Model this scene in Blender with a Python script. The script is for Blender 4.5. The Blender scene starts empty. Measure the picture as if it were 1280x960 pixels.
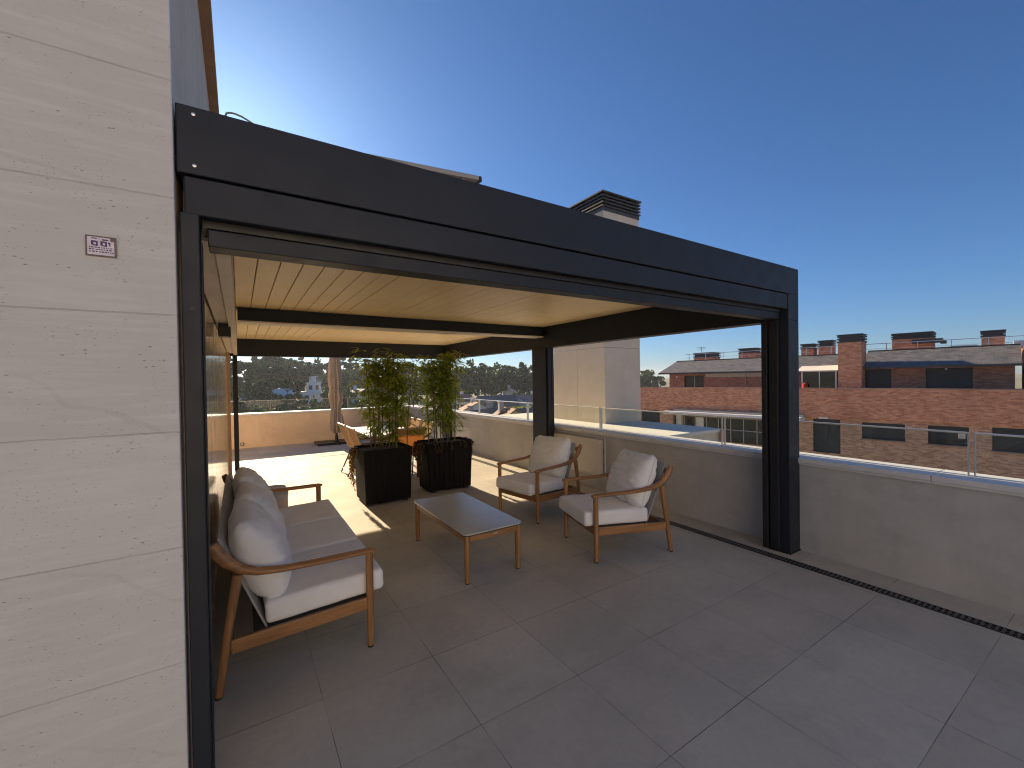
import bpy, bmesh, math, random
from math import sin, cos, pi, radians, sqrt, atan2, hypot
from mathutils import Vector, Matrix, noise as mn

random.seed(7)
scene = bpy.context.scene
COL = scene.collection

# ------------------------------------------------------------------ materials
def new_mat(name):
    m = bpy.data.materials.new(name); m.use_nodes = True
    nt = m.node_tree; nt.nodes.clear()
    out = nt.nodes.new('ShaderNodeOutputMaterial')
    return m, nt, out

class N:
    """tiny node helper"""
    def __init__(s, nt): s.nt = nt
    def __call__(s, typ, **kw):
        n = s.nt.nodes.new(typ)
        for k, v in kw.items():
            if k in n.inputs: n.inputs[k].default_value = v
            else: setattr(n, k, v)
        return n
    def link(s, a, b): s.nt.links.new(a, b)
    def coord(s, scale=(1, 1, 1), loc=(0, 0, 0), rot=(0, 0, 0)):
        t = s('ShaderNodeTexCoord'); m = s('ShaderNodeMapping')
        m.inputs['Scale'].default_value = scale; m.inputs['Location'].default_value = loc
        m.inputs['Rotation'].default_value = rot
        s.link(t.outputs['Object'], m.inputs['Vector']); return m.outputs['Vector']
    def noise(s, vec, scale, detail=4, rough=.55, out='Fac'):
        n = s('ShaderNodeTexNoise'); n.inputs['Scale'].default_value = scale
        n.inputs['Detail'].default_value = detail; n.inputs['Roughness'].default_value = rough
        s.link(vec, n.inputs['Vector']); return n.outputs[out]
    def ramp(s, fac, stops):
        r = s('ShaderNodeValToRGB'); cr = r.color_ramp
        while len(cr.elements) < len(stops): cr.elements.new(.5)
        for e, (p, c) in zip(cr.elements, stops):
            e.position = p; e.color = (*c, 1) if len(c) == 3 else c
        s.link(fac, r.inputs['Fac']); return r.outputs['Color']
    def mix(s, fac, a, b, mode='MIX'):
        m = s('ShaderNodeMix', data_type='RGBA', blend_type=mode)
        for sock, v in ((m.inputs['Factor'], fac), (m.inputs[6], a), (m.inputs[7], b)):
            if hasattr(v, 'links'): s.link(v, sock)
            elif isinstance(v, (int, float)): sock.default_value = v
            else: sock.default_value = (*v, 1)
        return m.outputs[2]
    def math(s, op, a, b=None):
        m = s('ShaderNodeMath', operation=op)
        for i, v in enumerate((a, b)):
            if v is None: continue
            if hasattr(v, 'links'): s.link(v, m.inputs[i])
            else: m.inputs[i].default_value = v
        return m.outputs[0]
    def maprange(s, v, a, b, c, d):
        m = s('ShaderNodeMapRange'); s.link(v, m.inputs[0])
        for i, x in enumerate((a, b, c, d)): m.inputs[i + 1].default_value = x
        return m.outputs[0]
    def bump(s, h, strength=.2, dist=.01):
        b = s('ShaderNodeBump'); b.inputs['Strength'].default_value = strength
        b.inputs['Distance'].default_value = dist; s.link(h, b.inputs['Height']); return b.outputs['Normal']

def principled(nt, out, n):
    p = n('ShaderNodeBsdfPrincipled'); nt.links.new(p.outputs[0], out.inputs['Surface']); return p

def simple(name, base, rough=.5, metal=0, var=.12, scale=6, bump=.0, bscale=60, spec=.5, stretch=(1, 1, 1), rvar=.08):
    m, nt, out = new_mat(name); n = N(nt); p = principled(nt, out, n)
    v = n.coord(stretch)
    f = n.noise(v, scale, 5)
    lo = tuple(c * (1 - var) for c in base); hi = tuple(min(1, c * (1 + var)) for c in base)
    n.link(n.ramp(f, [(.3, lo), (.7, hi)]), p.inputs['Base Color'])
    n.link(n.maprange(n.noise(v, scale * 2.3, 3), .3, .7, max(.02, rough - rvar), min(1, rough + rvar)), p.inputs['Roughness'])
    p.inputs['Metallic'].default_value = metal
    p.inputs['Specular IOR Level'].default_value = spec
    if bump: n.link(n.bump(n.noise(v, bscale, 4), bump, .005), p.inputs['Normal'])
    return m

def mat_floor():
    m, nt, out = new_mat('porcelain_tile'); n = N(nt); p = principled(nt, out, n)
    v = n.coord(loc=(-1.5 + .587 * 20, -1.135 + .587 * 20, 0))
    def brick(mort):
        b = n('ShaderNodeTexBrick'); b.offset = 0; b.squash = 1
        b.inputs['Scale'].default_value = 1; b.inputs['Brick Width'].default_value = .587
        b.inputs['Row Height'].default_value = .587; b.inputs['Mortar Size'].default_value = mort
        b.inputs['Mortar Smooth'].default_value = .3; b.inputs['Bias'].default_value = 0
        b.inputs['Color1'].default_value = (0, 0, 0, 1); b.inputs['Color2'].default_value = (1, 1, 1, 1)
        b.inputs['Mortar'].default_value = (.5, .5, .5, 1)
        n.link(v, b.inputs['Vector']); return b
    b = brick(.0022)
    tile = n.ramp(b.outputs['Color'], [(0, (.49, .465, .39)), (1, (.55, .525, .445))])
    big = n.noise(v, 1.1, 5, .6); fine = n.noise(v, 26, 4)
    cl = n.mix(n.maprange(big, .3, .7, 0, 1), (.82, .83, .84), (1.1, 1.08, 1.06))
    c = n.mix(1, tile, cl, 'MULTIPLY')
    # soft cloudy streaks of a cement-look tile
    vs = n.coord((1.2, 5, 1), rot=(0, 0, .6))
    st = n.noise(vs, 1.7, 6, .65)
    c = n.mix(n.maprange(st, .52, .75, 0, .22), c, (.58, .54, .49))
    c = n.mix(n.maprange(fine, .4, .7, 0, .18), c, (.34, .31, .28))
    # dirt film
    dn = n.noise(n.coord((.7, .7, 1)), 2.2, 7, .7)
    c = n.mix(n.maprange(dn, .5, .72, 0, .45), c, (.31, .285, .255))
    seamvis = n.maprange(n.noise(v, 2.6, 3), .38, .62, .14, .78)
    c = n.mix(n.math('MULTIPLY', b.outputs['Fac'], seamvis), c, (.06, .054, .047))
    n.link(c, p.inputs['Base Color'])
    n.link(n.maprange(n.noise(v, 3.1, 6, .7), .3, .7, .56, .74), p.inputs['Roughness'])
    p.inputs['Specular IOR Level'].default_value = .13
    h = n.math('SUBTRACT', n.math('MULTIPLY', fine, .12), b.outputs['Fac'])
    n.link(n.bump(h, .35, .003), p.inputs['Normal'])
    return m

def mat_stone():
    m, nt, out = new_mat('travertine_cladding'); n = N(nt); p = principled(nt, out, n)
    t = n('ShaderNodeTexCoord'); sp = n('ShaderNodeSeparateXYZ'); n.link(t.outputs['Object'], sp.inputs[0])
    v = n.coord()
    warp = n.noise(n.coord((.6, .6, 1.2)), 2, 3)
    z = sp.outputs['Z']
    zi = n.math('DIVIDE', n.math('SUBTRACT', z, 2.22 - .39 * 40), .39)
    fr = n.math('FRACT', zi); cell = n.math('FLOOR', zi)
    edge = n.math('MINIMUM', fr, n.math('SUBTRACT', 1, fr))
    seam = n.maprange(edge, .003, .0075, 1, 0)
    wn = n('ShaderNodeTexWhiteNoise', noise_dimensions='1D'); n.link(cell, wn.inputs['W'])
    base = n.ramp(wn.outputs['Value'], [(0, (.515, .51, .505)), (1, (.575, .57, .565))])
    big = n.noise(v, 2.2, 6, .62)
    c = n.mix(n.maprange(big, .3, .72, 0, .55), base, (.475, .465, .46))
    # sediment bands, elongated
    st = n.noise(n.coord((1.4, 1.4, 16), rot=(0, .07, 0)), 2.0, 6, .68)
    c = n.mix(n.maprange(st, .48, .7, 0, .38), c, (.68, .675, .67))
    st2 = n.noise(n.coord((2.2, 2.2, 38), loc=(3, 1, 5), rot=(0, -.12, 0)), 2.0, 4, .6)
    c = n.mix(n.maprange(st2, .58, .74, 0, .2), c, (.41, .40, .39))
    # diagonal veins
    vein = n('ShaderNodeTexWave', wave_type='BANDS', bands_direction='Z', wave_profile='SIN')
    vein.inputs['Scale'].default_value = .55; vein.inputs['Distortion'].default_value = 7
    vein.inputs['Detail'].default_value = 5; vein.inputs['Detail Scale'].default_value = 1.1
    n.link(n.coord(rot=(0, -.32, 0)), vein.inputs['Vector'])
    vm = n.math('MULTIPLY', n.maprange(vein.outputs['Fac'], .996, 1, 0, .2), n.maprange(warp, .42, .6, 0, 1))
    c = n.mix(vm, c, (.33, .30, .28))
    # pits
    pv = n.coord((22, 22, 60)); vo = n('ShaderNodeTexVoronoi'); vo.inputs['Scale'].default_value = 1.6
    n.link(n.mix(.22, pv, n.noise(pv, 2, 3, out='Color')), vo.inputs['Vector'])
    pr = n.noise(n.coord((1.2, 1.2, 5)), 2.6, 4)
    pit = n.math('MULTIPLY', n.maprange(vo.outputs['Distance'], .04, .15, 1, 0), n.maprange(pr, .49, .58, 0, .9))
    pv2 = n.coord((40, 40, 90), loc=(7, 3, 1)); vo2 = n('ShaderNodeTexVoronoi'); vo2.inputs['Scale'].default_value = 1.5
    n.link(pv2, vo2.inputs['Vector'])
    pit2 = n.math('MULTIPLY', n.maprange(vo2.outputs['Distance'], .05, .16, .8, 0), n.maprange(n.noise(v, 5.2, 3), .46, .56, 0, 1))
    pits = n.math('MAXIMUM', pit, pit2)
    c = n.mix(n.math('MULTIPLY', pits, .85), c, (.16, .14, .125))
    c = n.mix(n.math('MULTIPLY', seam, n.maprange(n.noise(v, 4, 2), .35, .62, .05, .42)), c, (.30, .285, .27))
    n.link(c, p.inputs['Base Color']); p.inputs['Roughness'].default_value = .62
    p.inputs['Specular IOR Level'].default_value = .3
    h = n.math('SUBTRACT', n.math('MULTIPLY', st, .12), n.math('MAXIMUM', pits, seam))
    n.link(n.bump(h, .55, .004), p.inputs['Normal'])
    return m

def mat_plaster(name, base, var=.1, stain=.35):
    m, nt, out = new_mat(name); n = N(nt); p = principled(nt, out, n)
    v = n.coord()
    f = n.noise(v, 1.6, 6, .62)
    c = n.ramp(f, [(.3, tuple(x * (1 - var) for x in base)), (.7, tuple(x * (1 + var) for x in base))])
    vs = n.noise(n.coord((2.5, 2.5, .5)), 1.8, 5, .6)
    c = n.mix(n.maprange(vs, .52, .75, 0, stain), c, tuple(x * .74 for x in base))
    tr = n.noise(n.coord((1, 1, 1), rot=(.5, .4, 0)), 5, 6, .7)
    c = n.mix(n.maprange(tr, .5, .72, 0, .35), c, tuple(min(1, x * 1.25) for x in base))
    tr2 = n.noise(n.coord((1, 1, 2.2), rot=(0, .5, .3)), 2.3, 8, .72)
    c = n.mix(n.maprange(tr2, .5, .7, 0, stain), c, tuple(x * .78 for x in base))
    n.link(c, p.inputs['Base Color']); p.inputs['Roughness'].default_value = .82
    p.inputs['Specular IOR Level'].default_value = .25
    n.link(n.bump(n.noise(v, 55, 5, .65), .25, .004), p.inputs['Normal'])
    return m

def mat_wood(name, base, axis=0):
    m, nt, out = new_mat(name); n = N(nt); p = principled(nt, out, n)
    sc = [30, 30, 30]; sc[axis] = 1.8
    v = n.coord(tuple(sc))
    g = n.noise(v, 1.3, 5, .6); g2 = n.noise(n.coord(tuple(x * 3 for x in sc)), 1.5, 3)
    c = n.ramp(g, [(.3, tuple(x * .62 for x in base)), (.52, base), (.75, tuple(min(1, x * 1.35) for x in base))])
    c = n.mix(n.maprange(g2, .55, .7, 0, .35), c, tuple(x * .5 for x in base))
    n.link(c, p.inputs['Base Color']); n.link(n.maprange(g, .3, .7, .38, .55), p.inputs['Roughness'])
    n.link(n.bump(g2, .12, .002), p.inputs['Normal'])
    return m

def mat_fabric(name, base, weave=900, rough=.92, trans=0):
    m, nt, out = new_mat(name); n = N(nt)
    p = n('ShaderNodeBsdfPrincipled')
    v = n.coord()
    f = n.noise(v, 4, 5, .6); w = n.noise(v, weave, 2)
    c = n.ramp(f, [(.3, tuple(x * .93 for x in base)), (.7, tuple(min(1, x * 1.05) for x in base))])
    c = n.mix(n.maprange(w, .4, .65, 0, .22), c, tuple(x * .75 for x in base))
    n.link(c, p.inputs['Base Color']); p.inputs['Roughness'].default_value = rough
    p.inputs['Sheen Weight'].default_value = .15; p.inputs['Specular IOR Level'].default_value = .2
    h = n.noise(v, 14, 6, .6)
    n.link(n.bump(h, .22, .012), p.inputs['Normal'])
    if trans:
        t = n('ShaderNodeBsdfTranslucent'); n.link(c, t.inputs['Color'])
        mx = n('ShaderNodeMixShader'); mx.inputs[0].default_value = trans
        n.link(p.outputs[0], mx.inputs[1]); n.link(t.outputs[0], mx.inputs[2])
        n.link(mx.outputs[0], out.inputs['Surface'])
    else: n.link(p.outputs[0], out.inputs['Surface'])
    return m

def mat_leaf(name, a, b, trans=.4, rough=.45, scale=6, wi=.7):
    m, nt, out = new_mat(name); n = N(nt)
    p = n('ShaderNodeBsdfPrincipled'); t = n('ShaderNodeBsdfTranslucent')
    g = n('ShaderNodeNewGeometry'); f = n.noise(n.coord(), scale, 3)
    mixf = n.math('ADD', n.math('MULTIPLY', g.outputs['Random Per Island'], wi), n.math('MULTIPLY', n.maprange(f, .3, .7, 0, 1), 1-wi))
    c = n.ramp(mixf, [(.05, a), (.95, b)])
    n.link(c, p.inputs['Base Color']); p.inputs['Roughness'].default_value = rough
    p.inputs['Specular IOR Level'].default_value = .3
    n.link(n.mix(1, c, (1.15, 1.4, .5), 'MULTIPLY'), t.inputs['Color'])
    mx = n('ShaderNodeMixShader'); mx.inputs[0].default_value = trans
    n.link(p.outputs[0], mx.inputs[1]); n.link(t.outputs[0], mx.inputs[2]); n.link(mx.outputs[0], out.inputs['Surface'])
    return m

def mat_glass(name, tint=(.93, .97, .95), boost=1.0):
    m, nt, out = new_mat(name); n = N(nt)
    t = n('ShaderNodeBsdfTransparent'); t.inputs['Color'].default_value = (*tint, 1)
    g = n('ShaderNodeBsdfGlossy'); g.inputs['Roughness'].default_value = .015
    n.link(n.ramp(n.noise(n.coord(), 1.5, 3), [(.3, (.92, .95, .94)), (.7, (1, 1, 1))]), g.inputs['Color'])
    lw = n('ShaderNodeLayerWeight'); lw.inputs['Blend'].default_value = .5
    fz = n.math('ADD', n.math('MULTIPLY', n.math('POWER', lw.outputs['Facing'], 5), .7), .018)
    mx = n('ShaderNodeMixShader'); n.link(n.math('MULTIPLY', fz, boost), mx.inputs[0])
    n.link(t.outputs[0], mx.inputs[1]); n.link(g.outputs[0], mx.inputs[2]); n.link(mx.outputs[0], out.inputs['Surface'])
    return m

def mat_brick(name, ca, cb, mortar, axis='xz', bw=.25, rh=.068, patch=None):
    m, nt, out = new_mat(name); n = N(nt); p = principled(nt, out, n)
    t = n('ShaderNodeTexCoord'); sp = n('ShaderNodeSeparateXYZ'); n.link(t.outputs['Object'], sp.inputs[0])
    cx = n('ShaderNodeCombineXYZ')
    n.link(n.math('ADD', sp.outputs[0], sp.outputs[1]), cx.inputs[0]); n.link(sp.outputs[2], cx.inputs[1])
    b = n('ShaderNodeTexBrick'); b.inputs['Scale'].default_value = 1; b.inputs['Brick Width'].default_value = bw
    b.inputs['Row Height'].default_value = rh; b.inputs['Mortar Size'].default_value = .006; b.inputs['Mortar Smooth'].default_value = .2
    b.inputs['Color1'].default_value = (0, 0, 0, 1); b.inputs['Color2'].default_value = (1, 1, 1, 1); b.inputs['Mortar'].default_value = (.5, .5, .5, 1)
    n.link(cx.outputs[0], b.inputs['Vector'])
    fv = n.math('ADD', n.math('MULTIPLY', b.outputs['Color'], .55), n.math('MULTIPLY', n.noise(n.coord((3, 3, 14)), 1.2, 4, .7), .6))
    c = n.ramp(fv, [(.12, tuple(x * .6 for x in ca)), (.36, ca), (.7, cb), (.95, tuple(min(1, x * 1.25) for x in cb))])
    c = n.mix(n.math('MULTIPLY', b.outputs['Fac'], .8), c, mortar)
    st = n.noise(n.coord((.5, .5, .25)), 1.6, 5, .6)
    c = n.mix(n.maprange(st, .5, .75, 0, .4), c, tuple(x * .55 for x in ca))
    n.link(c, p.inputs['Base Color']); p.inputs['Roughness'].default_value = .88
    p.inputs['Specular IOR Level'].default_value = .2
    n.link(n.bump(n.math('SUBTRACT', n.math('MULTIPLY', b.outputs['Color'], .3), b.outputs['Fac']), .5, .012), p.inputs['Normal'])
    return m

def mat_slate():
    m, nt, out = new_mat('slate_tiles'); n = N(nt); p = principled(nt, out, n)
    t = n('ShaderNodeTexCoord'); sp = n('ShaderNodeSeparateXYZ'); n.link(t.outputs['Object'], sp.inputs[0])
    cx = n('ShaderNodeCombineXYZ'); n.link(sp.outputs[0], cx.inputs[0]); n.link(n.math('MULTIPLY', sp.outputs[1], 1.06), cx.inputs[1])
    b = n('ShaderNodeTexBrick'); b.inputs['Scale'].default_value = 1; b.inputs['Brick Width'].default_value = .3
    b.inputs['Row Height'].default_value = .2; b.inputs['Mortar Size'].default_value = .012
    b.inputs['Color1'].default_value = (.055, .055, .06, 1); b.inputs['Color2'].default_value = (.14, .138, .14, 1); b.inputs['Mortar'].default_value = (.04, .04, .045, 1)
    n.link(cx.outputs[0], b.inputs['Vector'])
    c = n.mix(n.maprange(n.noise(n.coord(), 3, 5, .7), .4, .7, 0, .6), b.outputs['Color'], (.17, .165, .158))
    n.link(c, p.inputs['Base Color']); p.inputs['Roughness'].default_value = .6
    n.link(n.bump(b.outputs['Color'], .6, .02), p.inputs['Normal'])
    return m

def mat_roof_tile(name, base):
    m, nt, out = new_mat(name); n = N(nt); p = principled(nt, out, n)
    v = n.coord()
    w = n('ShaderNodeTexWave', wave_type='BANDS', bands_direction='X'); w.inputs['Scale'].default_value = 1.6; w.inputs['Distortion'].default_value = 1
    n.link(v, w.inputs['Vector'])
    c = n.mix(n.maprange(w.outputs['Fac'], 0, 1, 0, .5), base, tuple(x * .6 for x in base))
    c = n.mix(n.maprange(n.noise(v, 1.2, 5, .7), .4, .7, 0, .5), c, tuple(x * .55 for x in base))
    n.link(c, p.inputs['Base Color']); p.inputs['Roughness'].default_value = .8
    return m

M = {}
M['floor'] = mat_floor()
M['stone'] = mat_stone()
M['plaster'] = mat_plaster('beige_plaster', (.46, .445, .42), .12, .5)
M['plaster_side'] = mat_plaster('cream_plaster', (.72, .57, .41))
M['plaster_light'] = mat_plaster('light_plaster', (.66, .63, .585))
M['concrete_panel'] = mat_plaster('smooth_render', (.60, .525, .43), .06, .15)
M['roofwhite'] = mat_plaster('pale_roof_membrane', (.66, .64, .58), .06, .2)
M['coping'] = simple('coping_stone', (.62, .61, .60), .5, var=.07, scale=9, bump=.05)
M['anthracite'] = simple('anthracite_powder_coat', (.017, .0205, .029), .5, var=.08, scale=3, bump=.04, bscale=700, spec=.3)
M['anthracite_dark'] = simple('dark_track', (.012, .012, .014), .5, var=.15)
M['cream_slat'] = simple('cream_aluminium', (.94, .73, .41), .42, var=.05, scale=2.5, bump=.02, bscale=20)
M['cream_gutter'] = simple('cream_gutter_paint', (.74, .66, .55), .45, var=.05)
M['alu'] = simple('brushed_aluminium', (.62, .62, .62), .35, metal=.9, var=.06, stretch=(1, 1, 30))
M['alu_grey'] = simple('grey_aluminium', (.30, .29, .28), .5, metal=.2, var=.1)
M['black_metal'] = simple('black_metal', (.018, .018, .019), .45, var=.15)
M['teak'] = mat_wood('teak_along_x', (.30, .15, .058), 0)
M['teak_y'] = mat_wood('teak_along_y', (.30, .15, .058), 1)
M['teak_z'] = mat_wood('teak_along_z', (.30, .15, .058), 2)
M['cushion'] = mat_fabric('grey_white_canvas', (.77, .775, .785))
M['piping'] = mat_fabric('cushion_piping', (.72, .725, .735))
M['webbing'] = mat_fabric('pale_grey_webbing', (.36, .355, .35))
M['underlay'] = mat_fabric('dark_seat_webbing', (.035, .033, .032))
M['tabletop'] = simple('grey_ceramic_glass', (.46, .445, .40), .2, var=.05, scale=2, spec=.35, rvar=.04)
M['planter'] = simple('dark_brown_planter', (.007, .0055, .005), .75, var=.35, scale=5, stretch=(6, 6, .6), bump=.12, bscale=10, spec=.2)
M['soil'] = simple('potting_soil', (.05, .035, .025), .95, var=.4, scale=40, bump=.8, bscale=60)
M['cane'] = simple('bamboo_cane', (.14, .11, .03), .5, var=.35, scale=5)
M['bamboo'] = mat_leaf('bamboo_leaf', (.17, .21, .025), (.55, .55, .11), .6)
M['vine'] = mat_leaf('trailing_leaf', (.16, .10, .03), (.30, .13, .05), .5)
M['sling'] = mat_fabric('tan_sling_mesh', (.60, .36, .17), trans=.45)
M['frame_brown'] = simple('taupe_metal_frame', (.12, .09, .065), .45, var=.1)
M['frame_pale'] = simple('pale_frame', (.55, .47, .37), .45, var=.08)
M['white_top'] = simple('white_table_top', (.74, .72, .68), .35, var=.04)
M['parasol'] = mat_fabric('taupe_parasol_cloth', (.58, .49, .41), trans=.25)
M['ottoman_side'] = mat_fabric('beige_ottoman_weave', (.55, .45, .36))
M['ottoman_top'] = mat_fabric('grey_ottoman_top', (.45, .44, .43))
M['glass'] = mat_glass('railing_glass', (.94, .97, .955), 1.0)
M['brick'] = mat_brick('orange_brick', (.54, .19, .098), (.70, .315, .172), (.5, .36, .27))
M['brick_brown'] = mat_brick('brown_brick', (.40, .20, .12), (.58, .34, .21), (.5, .38, .29))
M['brick_dark'] = mat_brick('deep_red_brick', (.34, .13, .08), (.46, .2, .12), (.36, .26, .2))
M['brick_coping'] = simple('clay_coping', (.30, .20, .15), .8, var=.15)
M['slate'] = mat_slate()
M['cap'] = simple('dark_louvre_metal', (.055, .05, .047), .55, var=.15)
M['white_paint'] = simple('white_painted_metal', (.70, .69, .66), .5, var=.05)
M['beige_panel'] = simple('beige_lintel', (.52, .45, .38), .7, var=.08)
M['shutter'] = simple('charcoal_shutter', (.030, .032, .034), .5, var=.18, scale=2, stretch=(1, 1, 20))
M['darkglass'] = simple('window_glass', (.014, .017, .018), .06, var=.3, scale=1, spec=.7, rvar=.02)
M['redcloth'] = mat_fabric('red_cloth', (.5, .03, .02))

M['gloss_panel'] = simple('glossy_cream_panel', (.66, .53, .38), .13, var=.05, scale=1.5, spec=.7, rvar=.04)

# ------------------------------------------------------------------ mesh builder
class MB:
    def __init__(s): s.bm = bmesh.new()
    def _merge(s, tmp, mat=None):
        if mat is not None: bmesh.ops.transform(tmp, matrix=mat, verts=tmp.verts)
        me = bpy.data.meshes.new('tmp'); tmp.to_mesh(me); tmp.free(); s.bm.from_mesh(me); bpy.data.meshes.remove(me)
    def box(s, x0, x1, y0, y1, z0, z1, bev=0, seg=2, mat=None):
        bm = s.bm
        vs = bmesh.ops.create_cube(bm, size=1)['verts']
        m4 = Matrix.Translation(((x0+x1)/2, (y0+y1)/2, (z0+z1)/2)) @ Matrix.Diagonal((abs(x1-x0), abs(y1-y0), abs(z1-z0), 1))
        if mat is not None: m4 = mat @ m4
        bmesh.ops.transform(bm, matrix=m4, verts=vs)
        fs = {f for v in vs for f in v.link_faces}
        if bev:
            es = {e for f in fs for e in f.edges}
            r = bmesh.ops.bevel(bm, geom=list(es), offset=bev, segments=seg, profile=.5, affect='EDGES')
            fs = {f for f in fs if f.is_valid} | set(r['faces'])
        for f in fs: f.smooth = True      # a mark only: finish() turns it into flat shading
        return s
    def bar(s, a, b, w, h, bev=0, up=(0, 0, 1)):
        """box from a to b with width w (across) and height h (along up)"""
        a, b = Vector(a), Vector(b); d = b - a; L = d.length; d.normalize()
        up = Vector(up); side = d.cross(up)
        if side.length < 1e-4: side = d.cross(Vector((1, 0, 0)))
        side.normalize(); u = side.cross(d)
        m = Matrix((( d.x, side.x, u.x, (a.x+b.x)/2), (d.y, side.y, u.y, (a.y+b.y)/2), (d.z, side.z, u.z, (a.z+b.z)/2), (0, 0, 0, 1)))
        return s.box(-L/2, L/2, -w/2, w/2, -h/2, h/2, bev, mat=m)
    def tube(s, pts, rad, n=10, up=None, cap=True):
        """rad: number, or list of r or (across, along-up) pairs"""
        pts = [Vector(p) for p in pts]; bm = s.bm; rings = []
        if not isinstance(rad, (list, tuple)): rad = [rad] * len(pts)
        prev = None
        for i, p in enumerate(pts):
            t = (pts[min(i+1, len(pts)-1)] - pts[max(i-1, 0)]).normalized()
            if up is not None: ref = Vector(up)
            elif prev is not None: ref = prev
            else: ref = Vector((0, 0, 1)) if abs(t.z) < .9 else Vector((1, 0, 0))
            side = t.cross(ref); side.normalize(); u = side.cross(t).normalized(); prev = u
            r = rad[i]; ra, rb = r if isinstance(r, (list, tuple)) else (r, r)
            rings.append([bm.verts.new(p + side * (ra * cos(2*pi*k/n)) + u * (rb * sin(2*pi*k/n))) for k in range(n)])
        for a, b in zip(rings, rings[1:]):
            for k in range(n): bm.faces.new((a[k], a[(k+1) % n], b[(k+1) % n], b[k]))
        if cap:
            bm.faces.new(rings[0][::-1]); bm.faces.new(rings[-1])
        return s
    def lathe(s, prof, c=(0, 0, 0), n=20, fn=None):
        bm = s.bm; rings = []
        for r, z in prof:
            ring = []
            for k in range(n):
                a = 2*pi*k/n; rr = r * (fn(a, z) if fn else 1)
                ring.append(bm.verts.new((c[0] + rr*cos(a), c[1] + rr*sin(a), c[2] + z)))
            rings.append(ring)
        for a, b in zip(rings, rings[1:]):
            for k in range(n): bm.faces.new((a[k], a[(k+1) % n], b[(k+1) % n], b[k]))
        bm.faces.new(rings[0][::-1]); bm.faces.new(rings[-1]); return s
    def prism(s, poly, z0, z1):
        bm = s.bm
        a = [bm.verts.new((x, y, z0)) for x, y in poly]; b = [bm.verts.new((x, y, z1)) for x, y in poly]
        bm.faces.new(a[::-1]); bm.faces.new(b); n = len(poly)
        for k in range(n): bm.faces.new((a[k], a[(k+1) % n], b[(k+1) % n], b[k]))
        return s
    def solid(s, quads_pts, faces):
        vs = [s.bm.verts.new(p) for p in quads_pts]
        for f in faces: s.bm.faces.new([vs[i] for i in f])
        return s
    def build(s, name, mat, parent=None, world=False, smooth=35):
        bmesh.ops.recalc_face_normals(s.bm, faces=s.bm.faces[:])
        if world and parent is not None:
            r = parent
            while r.parent: r = r.parent
            m = Matrix.Translation(r.location) @ r.rotation_euler.to_matrix().to_4x4()
            bmesh.ops.transform(s.bm, matrix=m.inverted(), verts=s.bm.verts)
        return finish(s.bm, name, mat, parent, smooth)

def finish(bm, name, mat, parent=None, smooth=35):
    me = bpy.data.meshes.new(name); bm.to_mesh(me); bm.free()
    if not smooth: me.polygons.foreach_set('use_smooth', [False]*len(me.polygons))
    else:
        sm = [not p.use_smooth for p in me.polygons]
        me.set_sharp_from_angle(angle=radians(smooth))
        me.polygons.foreach_set('use_smooth', sm)
    me.materials.append(mat)
    o = bpy.data.objects.new(name, me); COL.objects.link(o)
    if parent is not None: o.parent = parent
    return o

def tag(o, label=None, cat=None, group=None, kind=None):
    if label: o['label'] = label
    if cat: o['category'] = cat
    if group: o['group'] = group
    if kind: o['kind'] = kind
    return o
def thing(name, label, cat, loc=(0, 0, 0), rz=0, group=None):
    o = bpy.data.objects.new(name, None); COL.objects.link(o)
    o.location = loc; o.rotation_euler = (0, 0, rz); o.empty_display_size = .2
    return tag(o, label, cat, group)
def copy_tree(o, parent=None):
    c = o.copy(); COL.objects.link(c)
    if parent is not None: c.parent = parent
    for ch in list(o.children): copy_tree(ch, c)
    return c

def rrect(x0, x1, y0, y1, r, n=6):
    pts = []
    for cx, cy, a0 in ((x1-r, y0+r, -pi/2), (x1-r, y1-r, 0), (x0+r, y1-r, pi/2), (x0+r, y0+r, pi)):
        for k in range(n+1):
            a = a0 + pi/2*k/n; pts.append((cx + r*cos(a), cy + r*sin(a)))
    return pts

# ------------------------------------------------------------------ camera
def make_camera():
    yaw, pitch, roll = radians(32.81), radians(-.66), radians(.867)
    f = Vector((sin(yaw)*cos(pitch), cos(yaw)*cos(pitch), sin(pitch)))
    r = Vector((cos(yaw), -sin(yaw), 0)); u = r.cross(f)
    r2 = cos(roll)*r - sin(roll)*u; u2 = sin(roll)*r + cos(roll)*u
    cam = bpy.data.cameras.new('camera'); o = bpy.data.objects.new('camera', cam); COL.objects.link(o)
    o.matrix_world = Matrix(((r2.x, u2.x, -f.x, 0), (r2.y, u2.y, -f.y, 0), (r2.z, u2.z, -f.z, 1.6), (0, 0, 0, 1)))
    cam.sensor_width = 36; cam.lens = 529/1280*36; cam.clip_start = .02; cam.clip_end = 6000
    scene.camera = o
make_camera()

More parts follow.
